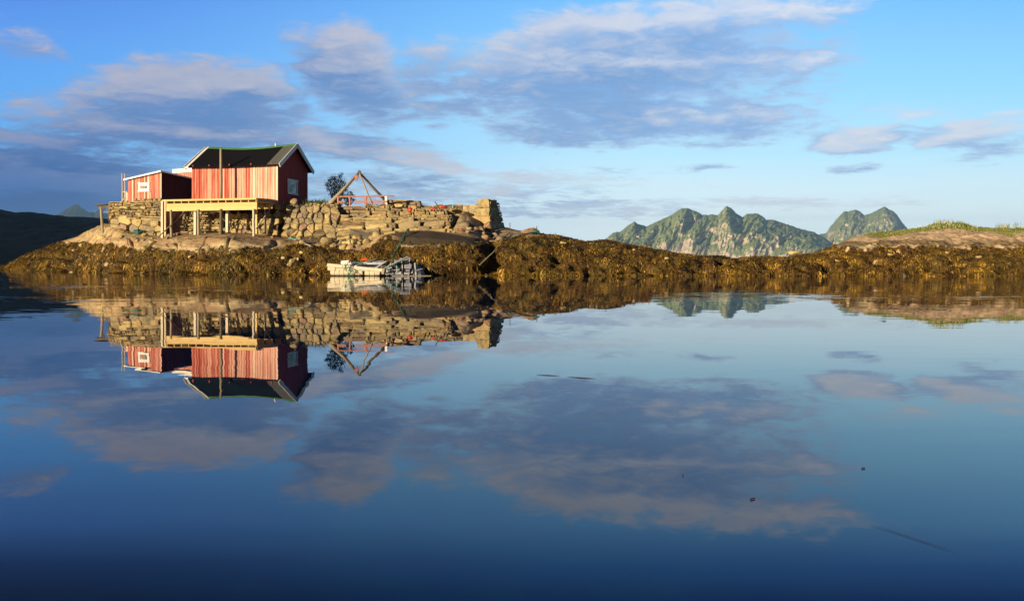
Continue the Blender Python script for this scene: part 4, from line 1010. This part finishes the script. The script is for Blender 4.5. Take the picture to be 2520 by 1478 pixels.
# annex between shed and house
O = P(450, 470, 64); O.z = 5.2
annex = empty('red_annex', O, 'narrow red annex with broad white fascia tucked behind the shed and the house', 'shed')
a0 = P(431, 440, 64.5); a1 = P(476, 440, 63.5)
mb = MB(); boards(mb, (a0.x, a0.y, 0), (a1.x, a1.y, 0), 5.2, P(0, 424, 64).z, P(0, 424, 64).z, FR, seed=25, bw=.12, tonef=lambda u, rs: .7+rs.gauss(0, .12)); mb.build('wall', M_SIDING, annex, O)
mb = MB(); mb.obox((a0.x, a0.y+.02, 5.2), (a1.x-a0.x, a1.y-a0.y, 0), DP*2.2, (0, 0, P(0, 424, 64).z-5.2), .5); mb.build('wall', M_SIDING2, annex, O)
zt = P(0, 417, 64).z
mb = MB(); mb.obox((a0.x-.15, a0.y-.12, zt), (a1.x-a0.x+.15, a1.y-a0.y, 0), DP*2.5, (0, 0, .06)); ar = mb.build('roof', M_FELT, annex, O)
mb = MB(); mb.obox((a0.x-.17, a0.y-.15, P(0, 425.5, 64).z), (a1.x-a0.x+.17, a1.y-a0.y, 0), DP*.035, (0, 0, zt+.05-P(0, 425.5, 64).z)); mb.build('fascia', M_WHITE, ar, O)

# ------------------------------------------------------------------ deck on posts
DC = Vector((-17.0, 53.5, 0)); DL, DD = 6.9, 2.55
def dp(a, b, z): v = DC+AX*a+DP*b; return Vector((v.x, v.y, z))
O = dp(DL/2, 1.3, 2.7)
deck = empty('wooden_deck', O, 'new yellow pine deck on tall posts in front of the red house', 'deck')
DZ = 5.06
mb = MB(); rs = random.Random(3); b_ = -.05
while b_ < DD-.02:
    mb.obox(dp(-.05, b_, DZ-.045), AX*(DL+.35+rs.uniform(-.06, .08)), DP*.135, Vector((0, 0, .045)), rs.uniform(.3, .9)); b_ += .145
mb.build('decking', M_FRESH, deck, O)
mb = MB(); mb.obox(dp(-.02, -.085, DZ-.12), AX*(DL+.2), DP*.03, Vector((0, 0, .10)), .7); mb.build('edge_board', M_FRESH, deck, O)
mb = MB(); mb.obox(dp(-.02, .02, 4.54), AX*DL, DP*.06, Vector((0, 0, .24)), .5); mb.build('beam', M_FRESH, deck, O)
mb = MB(); mb.obox(dp(-.02, .0, 4.27), AX*DL, DP*.07, Vector((0, 0, .262)), .85); mb.build('beam', M_FRESH, deck, O)
mb = MB(); mb.obox(dp(.0, 2.0, 4.48), AX*DL, DP*.1, Vector((0, 0, .28)), .4); mb.build('beam', M_FRESH, deck, O)
for k in range(13):
    mb = MB(); a_ = .02+k*(DL-.1)/12; mb.obox(dp(a_, .01, 4.785), AX*.055, DP*2.5, Vector((0, 0, .225)), .5); mb.build('joist', M_FRESH, deck, O)
mb = MB(); mb.obox(dp(-.06, .0, 4.86), -AX*.03, DP*2.6, Vector((0, 0, .17)), .2); mb.build('edge_board', M_GREY, deck, O)
mb = MB(); mb.obox(dp(.15, 1.0, DZ+.006), AX*.12, DP*1.5, Vector((0, 0, .05)), .5); mb.obox(dp(.0, 1.2, DZ+.006), AX*.10, DP*1.3, Vector((0, 0, .05)), .5); mb.build('loose_board', M_REDW, deck, O)
def post(xc, d, ytop, ybot, r, m_, sq=False, lean=0.0):
    mb = MB(); t = P(xc, ytop, d); bz = min(P(xc, ybot, d).z, ground(xc, d)+.02)-.12; bt = Vector((t.x+lean, t.y, bz))
    if sq: mb.beam(bt, t, r*2, r*2, .7)
    else:
        n = 6; rs = random.Random(int(xc)); mb.tube([bt.lerp(t, i/(n-1))+Vector((rs.gauss(0, .012), rs.gauss(0, .012), 0)) for i in range(n)], [r*(1.08-.16*i/(n-1)) for i in range(n)], 9, .6)
    mb.build('post', m_, deck, O, smooth=not sq)
post(624.5, 53.45, 514, 590, .085, M_PALEW)
post(631.5, 55.0, 510, 570, .06, M_FRESH, True)
post(652.5, 55.6, 502, 568, .07, M_GREY)
post(559.7, 55.2, 512, 563, .09, M_PALEW, True)
post(543.8, 54.1, 514, 567, .095, M_DARKW)
post(488.6, 54.5, 515, 569, .095, M_GREY)
post(481, 55.0, 515, 563, .085, M_PALEW, True)
post(420.5, 55.0, 516, 579, .085, M_GREY, lean=.05)
post(400, 56.2, 494, 563, .08, M_PALEW, True)
post(407, 56.6, 494, 526, .06, M_PALEW, True)
for (a, b, c, d_, m_) in (((673, 504, 55.8), (630, 563, 54.3), .07, .05, M_GREY), ((459, 519, 56.0), (388, 584, 54.0), .06, .06, M_GREY), ((600, 528, 56.0), (563, 562, 55.2), .06, .05, M_DARKW), ((546, 535, 55.6), (572, 562, 55.0), .05, .05, M_DARKW)):
    mb = MB(); mb.beam(P(*a), P(*b), c, d_); mb.build('brace', m_, deck, O)
# the old mast standing through the deck
mb = MB(); t0 = P(543.8, 480, 55.9); t0.z = DZ; t1 = P(543.6, 366, 55.9); mb.tube([t0, t0.lerp(t1, .35)+Vector((.015, 0, 0)), t0.lerp(t1, .7), t1], [.10, .095, .088, .08], 9, .5)
tag(mb.build('pole', M_GREY, None, t0, smooth=True), 'tall weathered grey pole rising through the deck in front of the red wall', 'pole')

# ------------------------------------------------------------------ gear around the shed
for (xc, y0, y1, d, lab) in ((300, 491, 426, 61.0, 'thin pale pole standing left of the shed, the outer of two'), (306.5, 490, 427, 60.7, 'slightly thicker pale pole standing right beside the shed corner')):
    mb = MB(); a = P(xc+1, y0+4, d); b_ = P(xc, y1, d); mb.tube([a, a.lerp(b_, .5)+Vector((.02, 0, 0)), b_], [.045, .038, .03], 7); tag(mb.build('pole', M_PALEW, None, a), lab, 'pole')
mb = MB(); mb.beam(P(297, 499, 60.2), P(309, 486, 60.6), .10, .06); tag(mb.build('plank', M_PALEW, None, P(297, 499, 60.2)), 'short pale plank leaning at the foot of the two thin poles', 'plank')
O = GP(249, 61.2)
st = empty('wooden_platform', O, 'small old landing of dark planks on one post left of the stone platform', 'platform')
mb = MB(); mb.beam(P(235, 505, 61.3), P(274, 503, 61.3), .6, .05, .3); mb.beam(P(235.5, 504, 60.9), P(262, 502.5, 60.9), .12, .05, .9); mb.beam(P(262, 507.5, 60.8), P(274, 508.5, 60.8), .10, .14, .9); mb.build('planks', M_DARKW, st, O)
mb = MB(); mb.beam(P(240, 509, 61.2), P(274, 509, 61.2), .1, .12, .5); mb.build('beam', M_DARKW, st, O)
mb = MB(); t_ = P(248.5, 510, 61.2); b0 = P(253, 552, 61.2); b0.z = min(b0.z, ground(253, 61.2)); mb.tube([b0, t_], [.10, .095], 8, .6); mb.build('post', M_GREY, st, O)
mb = MB(); mb.beam(P(250, 524, 61.2), P(257, 512, 61.2), .08, .08); mb.build('brace', M_DARKW, st, O)
def rope(name, pts, r, m_, label, cat='rope', sag=0, jit=0.0, seed=1):
    rs = random.Random(seed); mb = MB(); out = []
    for i in range(len(pts)-1):
        for t in np.linspace(0, 1, 7)[:-1]: out.append(Vector(pts[i]).lerp(Vector(pts[i+1]), t)+Vector((rs.gauss(0, jit), rs.gauss(0, jit), -sag*math.sin(math.pi*t))))
    out.append(Vector(pts[-1])); mb.tube(out, r, 5); return tag(mb.build(name, m_, None, pts[0]), label, cat)
mb = MB(); rs = random.Random(4); c = GP(340, 58.6, .12)
for k in range(14):
    a = rs.uniform(0, 6.28); ring = []
    tl = Vector((rs.gauss(0, .3), rs.gauss(0, .3), 1)).normalized(); e1 = tl.orthogonal().normalized(); e2 = tl.cross(e1); rr_ = rs.uniform(.10, .27)
    for q in range(11): t = q/10*6.28; ring.append(c+e1*math.cos(t)*rr_*1.3+e2*math.sin(t)*rr_*.9+Vector((0, 0, rs.uniform(-.08, .10))))
    mb.tube(ring, .022, 5)
tag(mb.build('fishing_net', M_ROPEB, None, c), 'bundle of turquoise netting lying on the rock below the shed', 'net')
mb = MB(); mb.beam(GP(360, 58.2, .12), GP(380, 58.6, .42), .09, .05); tag(mb.build('plank', M_PALEW, None, GP(360, 58.2)), 'pale plank lying on the rock right of the turquoise net', 'plank')

# ------------------------------------------------------------------ tripod
O = P(884, 505, 57.5)
tri = empty('tripod_hoist', O, 'large tripod of three weathered poles with a pulley standing on the stone terrace', 'tripod')
ap = P(884, 424, 57.6)
for (q, r0, r1, m_) in ((P(803, 510, 56.8), .17, .085, M_GREY), (P(962, 507, 58.4), .11, .09, M_DARKW), (P(918, 508, 56.2), .06, .05, M_GREY)):
    mb = MB(); dirn = (ap-q).normalized(); mb.tube([q, q.lerp(ap, .5)+Vector((0, 0, -.04)), ap+dirn*.12], [r0, (r0+r1)/2, r1], 8, .5); mb.build('leg', m_, tri, O, smooth=True)
mb = MB(); mb.obox(P(873, 443, 57.4), (.24, 0, .10), (0, .12, 0), (-.06, 0, .28)); pl = mb.build('pulley', M_REDW, tri, O)
mb = MB(); mb.tube([P(882, 432, 57.5), P(878, 446, 57.4)], .02, 5); mb.build('hook', M_IRON, pl, O)
mb = MB(); mb.tube([P(873, 444, 57.4), P(820, 494, 57.0)], .018, 5); mb.build('line', M_ROPEW, tri, O)

# red railing
O = P(890, 508, 56.6)
rail = empty('red_railing', O, 'faded red wooden railing in front of the tripod with one white end post', 'railing')
for (xc, y0, y1, w, m_) in ((832, 484, 508, .11, M_REDW), (861, 483, 507, .10, M_REDW), (900, 482, 507, .16, M_REDW), (950.5, 483, 508, .17, M_WHITE)):
    mb = MB(); mb.beam(P(xc, y1, 56.5), P(xc, y0, 56.5), w, .10); mb.build('post', m_, rail, O)
mb = MB(); mb.beam(P(834, 484, 56.45), P(971, 481.5, 56.6), .12, .09, .6); mb.build('top_rail', M_REDW, rail, O)
mb = MB(); mb.beam(P(831, 497, 56.42), P(849, 496.6, 56.42), .03, .13, .5); mb.beam(P(872, 496.3, 56.42), P(952, 496, 56.42), .03, .14, .7); mb.build('mid_rail', M_REDW, rail, O)
mb = MB(); mb.beam(P(846, 508, 56.1), P(902, 507, 56.1), .3, .05, .7); mb.build('foot_plank', M_GREY, rail, O)

# tree behind the railing
def tree(bx, by, d, clus, seed, label, per, name='tree', cat='tree'):
    rs = random.Random(seed); O = P(bx, by, d); t = empty(name, O, label, cat); tr = MB(); V = []; F = []; T = []
    for (x_, y_, r_) in clus:
        c = P(x_, y_, d+rs.uniform(-.35, .35)); rr_ = r_/FOC*d
        m_ = O.lerp(c, .5)+Vector((rs.gauss(0, .05), rs.gauss(0, .05), -.05)); tr.tube([O+Vector((rs.gauss(0, .06), 0, 0)), m_, c], [.055, .03, .012], 5)
        for _ in range(int(per*(r_/12)**2)):
            q = c+Vector((rs.gauss(0, .46), rs.gauss(0, .46), rs.gauss(0, .42)))*rr_
            a = Vector((rs.gauss(0, 1), rs.gauss(0, 1), rs.gauss(0, 1))).normalized(); b_ = a.orthogonal().normalized(); s_ = rs.uniform(.03, .055)
            k = len(V); V += [q-a*s_, q-b_*s_*.7, q+a*s_, q+b_*s_*.7]; F.append((k, k+1, k+2, k+3)); T.append(rs.random())
        if rs.random() < .8:
            e = c+Vector((rs.gauss(0, .5), 0, rs.uniform(.3, 1)))*rr_*1.3; tr.tube([c, e], [.014, .008], 4)
    tr.build('trunk', M_BARK, t, O)
    npmesh('crown', [tuple(v) for v in V], F, M_LEAF, t, attrs={'tone': ('FACE', T)}, origin=tuple(O))
tree(828, 510, 60.0, [(822, 438, 9), (836, 434, 7), (841, 428, 4), (812, 446, 10), (828, 447, 12), (842, 447, 9), (806, 455, 8), (820, 458, 12), (835, 460, 12), (848, 456, 8), (809, 465, 8), (824, 470, 11), (840, 473, 11), (852, 466, 7), (818, 478, 8), (830, 483, 10), (845, 484, 9), (835, 494, 8), (827, 500, 6)], 6, 'dark leafy rowan tree growing behind the thick leg of the tripod', 200)
tree(856, 508, 60.6, [(862, 474, 6), (868, 480, 6), (856, 480, 7), (864, 487, 8), (852, 489, 8), (860, 496, 9), (870, 493, 6), (850, 499, 7)], 9, 'small dark bush behind the red railing right of the tree', 190, name='bush', cat='bush')

# buoys, stakes, sticks, ropes
def ball(c, r, m_, label, name='buoy', cat='buoy', sz=1.0):
    bm = bmesh.new(); bmesh.ops.create_uvsphere(bm, u_segments=18, v_segments=12, radius=r)
    V = np.array([v.co[:] for v in bm.verts])*np.array([1, 1, sz]); me = bpy.data.meshes.new(name)
    for v, q in zip(bm.verts, V): v.co = q
    bmesh.ops.create_cone(bm, cap_ends=True, segments=8, radius1=r*.22, radius2=r*.18, depth=r*.5, matrix=Matrix.Translation((0, 0, r*sz*1.08)))
    bm.to_mesh(me); bm.free(); me.polygons.foreach_set('use_smooth', [True]*len(me.polygons)); me.materials.append(m_)
    o = bpy.data.objects.new(name, me); COL.objects.link(o); o.location = c; return tag(o, label, cat)
ball(P(1010, 517, 55.0), .20, M_REDB, 'round red buoy lying on the terrace below the low wall', sz=.85)
for (xc, y_, w, lab) in ((1067, 514, .26, 'flat red float on the wall, the left one of the pair'), (1090, 510, .30, 'flat red float on the wall beside the green net, the right one')):
    mb = MB(); c = P(xc, y_, 56.6); mb.tube([c+Vector((-w, 0, -.04)), c+Vector((-w*.5, 0, .02)), c+Vector((w*.5, 0, .03)), c+Vector((w, 0, 0))], [.05, .11, .11, .05], 9); tag(mb.build('float', M_REDB, None, c, smooth=True), lab, 'float')
rope('rope', [P(1088, 512, 56.7), P(1096, 505.5, 57), P(1104, 505, 57), P(1112, 505, 57), P(1118, 508, 57)], .03, M_ROPE, 'green net rope lying along the wall top beside the red floats', jit=.02)
mb = MB(); a = P(1090, 527, 54.6); b_ = P(1070, 495.5, 54.3); mb.tube([a, a.lerp(b_, .5), b_], [.06, .045, .025], 7); tag(mb.build('stick', M_DARKW, None, a), 'dark stick leaning left out of the end of the long wall', 'stick')
for (xc, y1, d, lab) in ((1255, 548, 52.5, 'rusty iron stake on the rock below the ruined corner'), (1321, 556.5, 52.8, 'thin iron stake at the right end of the green rope')):
    b_ = GP(xc, d, -.1); mb = MB(); mb.tube([b_, P(xc, y1, d)], .028, 6); tag(mb.build('iron_stake', M_IRON, None, b_), lab, 'stake')
def gr(x_, y_, d, dz=.03):
    p = P(x_, y_, d); p.z = max(p.z, ground(x_, d)+dz); return p
rope('rope', [GP(1253, 52.4, .10), GP(1246, 51.2, .1), GP(1240, 50.4, .1), GP(1234, 50.0, .1)], .03, M_ROPE, 'green rope running down from the rusty stake', jit=.01)
rope('rope', [GP(1321, 52.6, .12), GP(1308, 51.6, .12), GP(1292, 50.8, .12), GP(1276, 50.2, .12), GP(1262, 49.8, .12), GP(1250, 49.4, .1)], .04, M_ROPE, 'thick green mooring rope tied to the thin stake', jit=.015)
rope('rope', [GP(1250, 49.4, .1), GP(1238, 48.8, .15), P(1215, 619, 47.2), P(1180, 652, 46.3)], .022, M_ROPEW, 'thin pale rope hanging down across the dark cleft', jit=.01)
mb = MB(); c = GP(1319, 52.4, .1); rs = random.Random(8)
for k in range(8):
    ring = [c+Vector((math.cos(t)*.2*rs.uniform(.6, 1.2), math.sin(t)*.2, rs.uniform(0, .16))) for t in np.linspace(0, 6.28, 9)]; mb.tube(ring, .025, 5)
tag(mb.build('rope_coil', M_ROPE, None, c), 'small coil of green rope around the thin stake', 'rope')
mb = MB(); a = P(1003, 572, 49.6); mb.tube([a, P(1004, 562, 49.6)], .10, 8); tag(mb.build('mooring_post', M_DARKW, None, a), 'short dark mooring post on the crest of the dark rock', 'post')
rope('rope', [P(1003, 565, 49.5), GP(988, 48.0, .12), GP(975, 47.5, .12), P(965, 633, 46.6)], .04, M_ROPE, 'green rope running down the dark rock from the mooring post', jit=.01)
rope('rope', [GP(709, 53.2, .12), GP(722, 52.4, .12), GP(738, 51.8, .12)], .05, M_ROPEB, 'frayed turquoise rope lying on the rubble right of the deck', jit=.03)
rope('rope', [GP(738, 51.8, .1), GP(752, 50.0, .12), GP(765, 48.9, .15)], .03, M_ROPEW, 'thin white line running down the rubble to the weed', jit=.01)

# ------------------------------------------------------------------ the boat wreck
WD = 45.2
O = P(925, 678, WD); O.z = 0
wr = empty('boat_wreck', O, 'broken whitish wooden boat wreck lying at the waterline against the weedy rocks', 'boat')
def W(x_, y_, d=0): return P(x_, y_, WD+d)
rs = random.Random(21)
mb = MB()   # long rounded floats lying in the water, lit
for (x0, x1, yc) in ((814, 893, 670.5), (898, 936, 671.5)):
    n_ = max(3, int((x1-x0)/11)); xs_ = np.linspace(x0, x1, n_+1)
    for k in range(n_):
        e0 = .135 if (k == 0) else .16; e1 = .135 if (k == n_-1) else .16
        mb.tube([W(xs_[k]+.2, yc, .02), W(xs_[k]+1.2, yc+rs.uniform(-.2, .2), .02), W(xs_[k+1]-1.2, yc+rs.uniform(-.2, .2), .02), W(xs_[k+1]-.2, yc, .02)], [e0*.88, e0, e1, e1*.88], 12, rs.uniform(.35, 1))
hull = mb.build('float_log', M_PALEW, wr, O)
mb = MB()   # narrow planks above them with a dark slot between
for (x0, x1, ya, yb, tn) in ((822, 862, 664.5, 659.5, .7), (868, 900, 666, 661.5, .4), (903, 940, 667.5, 663.5, .8), (818, 846, 659, 656.5, .2), (850, 938, 662.5, 660.8, .5)):
    mb.hexa([W(x0, ya, -.05), W(x1, ya+.8, -.05), W(x1, ya+.8, .1), W(x0, ya, .1), W(x0, yb, -.08), W(x1, yb+.8, -.08), W(x1, yb+.8, .1), W(x0, yb, .1)], tn)
mb.build('hull_side', M_PALEW, wr, O)
mb = MB(); mb.hexa([W(812, 677, .22), W(942, 678, .22), W(942, 678, .9), W(812, 677, .9), W(812, 655, .22), W(942, 664, .22), W(942, 660, .9), W(812, 652, .9)], .1); mb.build('inner_hull', M_DARKW, wr, O)
mb = MB(); mb.beam(W(805.5, 651.5, -.15), W(944, 665, -.22), .08, .17, .9); mb.build('gunwale', M_PALEW, wr, O)
mb = MB(); mb.obox(W(806, 665, -.1), (W(824, 666, -.1)-W(806, 665, -.1)), (0, .4, 0), (0, 0, .20), .8); mb.build('stern_block', M_PALEW, wr, O)
mb = MB()
for k in range(17):   # bottom boards showing over the gunwale, going back
    x0 = 812+(k%10)*9+rs.uniform(-4, 4); mb.beam(W(x0, 654+(k%10)*.6+rs.uniform(-3, 3), .1+rs.uniform(0, .2)), W(x0+60+rs.uniform(-22, 28), 645+(k%10)*1.2+rs.uniform(-4, 4), 1.2+rs.uniform(0, .8)), .09, .03, rs.uniform(.3, 1))
mb.build('floor_boards', M_WRECKW, wr, O)
mb = MB()
mb.beam(W(876, 654, .2), W(925, 637.5, 1.4), .11, .06, .6); mb.beam(W(895, 648, .5), W(944, 648, .9), .05, .12, .9); mb.beam(W(918, 645, 1.0), W(944, 642, 1.4), .05, .10, .5)
mb.beam(W(925, 660, .0), W(950, 643, 1.0), .16, .05, .5); mb.beam(W(858, 661, -.1), W(905, 665, -.1), .04, .1, .2)
mb.build('loose_planks', M_WRECKW, wr, O)
# upturned bow: ribs and planks fanned from the keel at the water to the broken rim
bow = MB(); rim = [(946, 660, -.15), (957, 651, 0.15), (968, 643, .45), (980, 637, .8), (1000, 632.5, 1.2), (1020, 631, 1.55), (1033, 631.5, 1.8), (1040, 640, 2.0), (1044, 655, 2.1)]
keel = [(947, 676, -.20), (960, 677, -.12), (972, 677, -.03), (984, 677, .05), (1000, 677, .15), (1014, 677, .25), (1026, 676.5, .5), (1036, 676, .9), (1046, 676, 1.3)]
rim = [(a, b_, d_*1.45+.1) for a, b_, d_ in rim]; keel = [(a, b_-(.6 if d_ > .4 else 0), d_*1.5) for a, b_, d_ in keel]
def bl(pts, t):
    k = min(int(t*(len(pts)-1)), len(pts)-2); f = t*(len(pts)-1)-k; a = W(*pts[k]); b_ = W(*pts[k+1]); return a.lerp(b_, f)
def bs(t, v, o=0.0):     # a point of the bow surface, o metres proud of it
    return bl(keel, t).lerp(bl(rim, t), v)+Vector((.10, -.28, 0))*math.sin(math.pi*min(max(v, 0), 1))*.8+Vector((.55, -.83, 0))*o
bk_ = MB()
for k in range(14):
    for j in range(5): bk_.quad(bs(k/14, j/5, -.10), bs((k+1)/14, j/5, -.10), bs((k+1)/14, (j+1)/5, -.10), bs(k/14, (j+1)/5, -.10), rs.uniform(0, .3))
bk_.build('inner_bow', M_DARKW, wr, O)
def plate(t0, t1, v0, v1, tn, o=.0):
    q = [bs(t0, v0, o), bs(t1, v0, o), bs(t1, v1, o), bs(t0, v1, o)]; dd = Vector((-.02, .04, 0)); bow.hexa([p+dd for p in q]+q, tn)
for (t0, t1, v0, v1, tn) in ((.02, .10, .05, .30, .6), (.03, .17, .62, .95, .9), (.12, .20, .05, .22, .4), (.20, .24, .05, .9, .9), (.27, .40, .04, .24, .7), (.30, .36, .28, .42, .9), (.40, .435, .0, 1.0, 1), (.46, .56, .05, .16, .6), (.46, .575, .36, .60, .95), (.485, .55, .20, .32, .5), (.60, .63, .1, .96, .8), (.28, .40, .80, .97, .6), (.44, .60, .84, .98, .7), (.05, .12, .40, .52, .5)): plate(t0, t1, v0, v1, tn)
for k in range(8):
    t = .665+k*.042; plate(t, t+.030, -.02+rs.uniform(0, .06), .97-rs.uniform(0, .08), rs.uniform(.2, 1), rs.uniform(0, .05))
bow.build('bow_planking', M_WRECKW, wr, O)
for k in range(5):
    t = (k+.3)/8; pts_ = []
    for v in np.linspace(0, 1.03, 6): a = bl(keel, t); b_ = bl(rim, t); pts_.append(a.lerp(b_, v)+Vector((.10, -.28, 0))*math.sin(math.pi*min(v, 1))*.8+Vector((0, .09, 0)))
    mb = MB(); mb.tube(pts_, .035, 4, rs.uniform(.2, .8)); mb.build('rib', M_WRECKW, wr, O)
mb = MB()
for k in range(6):    # strakes splayed at the stem
    t = .72+.045*k; a = bl(keel, t); b_ = bl(rim, max(.55, t-.10)); mb.beam(a+Vector((.05, -.38, 0)), b_+Vector((0, -.08, .02)), .07, .035, rs.uniform(.5, 1))
for k in range(4):   # broken boards lying across the bow
    t = rs.uniform(.05, .95); v = rs.uniform(.1, .9); a = bl(keel, t).lerp(bl(rim, t), v)+Vector((.12, -.34, .0)); L_ = rs.uniform(.25, .6); an = rs.uniform(-.5, 2.2)
    mb.beam(a, a+Vector((math.cos(an)*L_*.8, .35*L_, math.sin(an)*L_*.7)), .08, .03, rs.uniform(0, 1))
mb.build('strakes', M_WRECKW, wr, O)
mb = MB(); mb.beam(W(943, 674, -.2), W(945, 660, -.22), .16, .2, .3); mb.build('frame_post', M_GREY, wr, O)
mb = MB(); mb.beam(W(944, 662, -.2), W(1003, 632, 1.2), .10, .05, .8); mb.beam(W(950, 664, -.05), W(990, 638, 1.0), .05, .05, .4); mb.build('rim_rail', M_WRECKW, wr, O)
# things lying on the wreck
c = W(850, 651, .25)
bk = empty('white_bucket', c, 'white plastic bucket lying on its side on the wreck', 'bucket')
mb = MB(); mb.tube([W(840, 646.5, .3), W(841, 646.5, .3), W(858, 646, .2), W(860, 646, .2)], [.105, .125, .14, .145], 14); mb.build('body', M_PLASTIC, bk, c, smooth=False)
mb = MB(); mb.tube([W(859, 646, .19), W(860.5, 646, .18)], [.16, .16], 14); mb.build('rim', M_PLASTIC, bk, c)
ball(W(862.8, 650, -.25), .11, M_PLASTIC, 'small white ball float hanging on the gunwale of the wreck', name='float', cat='float')
mb = MB(); c = W(896, 640, 1.2); mb.hexa([W(889.5, 641.5, 1.2), W(903, 640, 1.2), W(903, 640, 1.5), W(889.5, 641.5, 1.5), W(889, 635, 1.15), W(902.5, 633.5, 1.15), W(903, 634, 1.55), W(889, 635.5, 1.55)]); tag(mb.build('crate', M_ORANGE, None, c), 'small orange plastic box lying behind the wreck planks', 'crate')
for (x0, y0, lab, sd) in ((861, 664, 'tangle of green rope hanging from the wreck under the white float', 3), (966, 655, 'tangle of green rope draped over the broken bow of the wreck', 5)):
    mb = MB(); rs2 = random.Random(sd); c = W(x0, y0, -.38)
    for k in range(9 if sd == 3 else 4):
        p = c+Vector((rs2.gauss(0, .10), rs2.gauss(0, .04), rs2.gauss(0, .10))); pts_ = [p]
        for q in range(8): p = p+Vector((rs2.gauss(0, .07), rs2.gauss(0, .03), rs2.gauss(-.005, .08))); pts_.append(p)
        mb.tube(pts_, .016, 4)
    tag(mb.build('rope', M_ROPE, None, c), lab, 'rope')
rope('rope', [W(866, 650, .1), W(874, 645, .2), W(884, 646, .2), W(890, 653, .1)], .022, M_ROPEB, 'pale green rope loop lying on the wreck beside the bucket', jit=.02)
rope('rope', [W(1038, 636, 1.6), W(1056, 656, 1.6), W(1075, 672, 1.3)], .014, M_DARKW, 'thin dark line from the wreck bow down to the shade', jit=.0)
mb = MB(); mb.beam(P(965, 678.5, 44.9), P(1060, 678.5, 45.6), .10, .05); tag(mb.build('plank', M_GREY, None, P(965, 678.5, 44.9)), 'thin brown plank floating beside the bow of the wreck', 'plank')

# ------------------------------------------------------------------ things floating near the camera
def floatpt(x_, y_): d = CAM_H*FOC/(y_-HY); p = P(x_, y_, d); p.z = .0015; return p
def leaf(x_, y_, L, ang, m_, label, lobes=1):
    c = floatpt(x_, y_); mb = MB()
    for q in range(lobes):
        o_ = c+Vector((math.cos(ang), math.sin(ang), 0))*L*.8*q; n = 9; vs = []
        for k in range(n):
            t = k/n*6.283; vs.append(o_+Vector((math.cos(t)*L*.5*math.cos(ang)-math.sin(t)*L*.28*math.sin(ang), math.cos(t)*L*.5*math.sin(ang)+math.sin(t)*L*.28*math.cos(ang), .001+.002*math.cos(2*t))))
        vs.append(o_+Vector((0, 0, .004))); mb.add(vs, [(k, (k+1) % n, n) for k in range(n)], .5)
    tag(mb.build('seaweed_fragment', m_, None, c), label, 'seaweed')
M_FRAG = mat('dark_seaweed_bits', m_flat((.035, .016, .010), .2, 40), .4)
leaf(2122, 1153, .009, .3, M_FRAG, 'tiny reddish seaweed fragment floating near the right edge', 2)
leaf(1848, 1229, .0085, .5, M_FRAG, 'dark three lobed seaweed fragment floating on the near water', 3)
leaf(1680, 1170, .006, .1, M_FRAG, 'single small dark fragment floating left of the three lobed one', 1)
def strand(x0, y0, x1, y1, w, label, seed):
    rs = random.Random(seed); a = floatpt(x0, y0); b_ = floatpt(x1, y1); n = 14; mb = MB(); pts_ = []
    for k in range(n+1): pts_.append(a.lerp(b_, k/n)+Vector((rs.gauss(0, w*.3), rs.gauss(0, w*.5), .001)))
    mb.tube(pts_, [w*(.3+.7*math.sin(math.pi*k/n)) for k in range(n+1)], 5); tag(mb.build('eelgrass_blade', M_FRAG, None, a), label, 'seaweed')
strand(1320, 922, 1378, 925, .0022, 'thin eelgrass blade floating mid water, the left of two in line', 1)
strand(1395, 927, 1466, 932, .0022, 'thin eelgrass blade floating mid water, the right of two in line', 2)
strand(2140, 1290, 2350, 1358, .0007, 'long thin eelgrass blade floating at the lower right', 4)

# ------------------------------------------------------------------ air
mb = MB(); mb.hexa([(-14000, -2000, -9), (14000, -2000, -9), (14000, 11600, -9), (-14000, 11600, -9), (-14000, -2000, 640), (14000, -2000, 640), (14000, 11600, 640), (-14000, 11600, 640)])
hm = bpy.data.materials.new('air_haze'); hm.use_nodes = True; t_ = hm.node_tree; t_.nodes.clear()
vo = t_.nodes.new('ShaderNodeVolumePrincipled'); vo.inputs['Color'].default_value = (.31, .60, 1, 1); vo.inputs['Density'].default_value = 5.6e-5; vo.inputs['Anisotropy'].default_value = .0
oo = t_.nodes.new('ShaderNodeOutputMaterial'); t_.links.new(vo.outputs[0], oo.inputs['Volume'])
tag(mb.build('haze', hm), 'thin pale sea haze in the air', 'haze', kind='stuff')
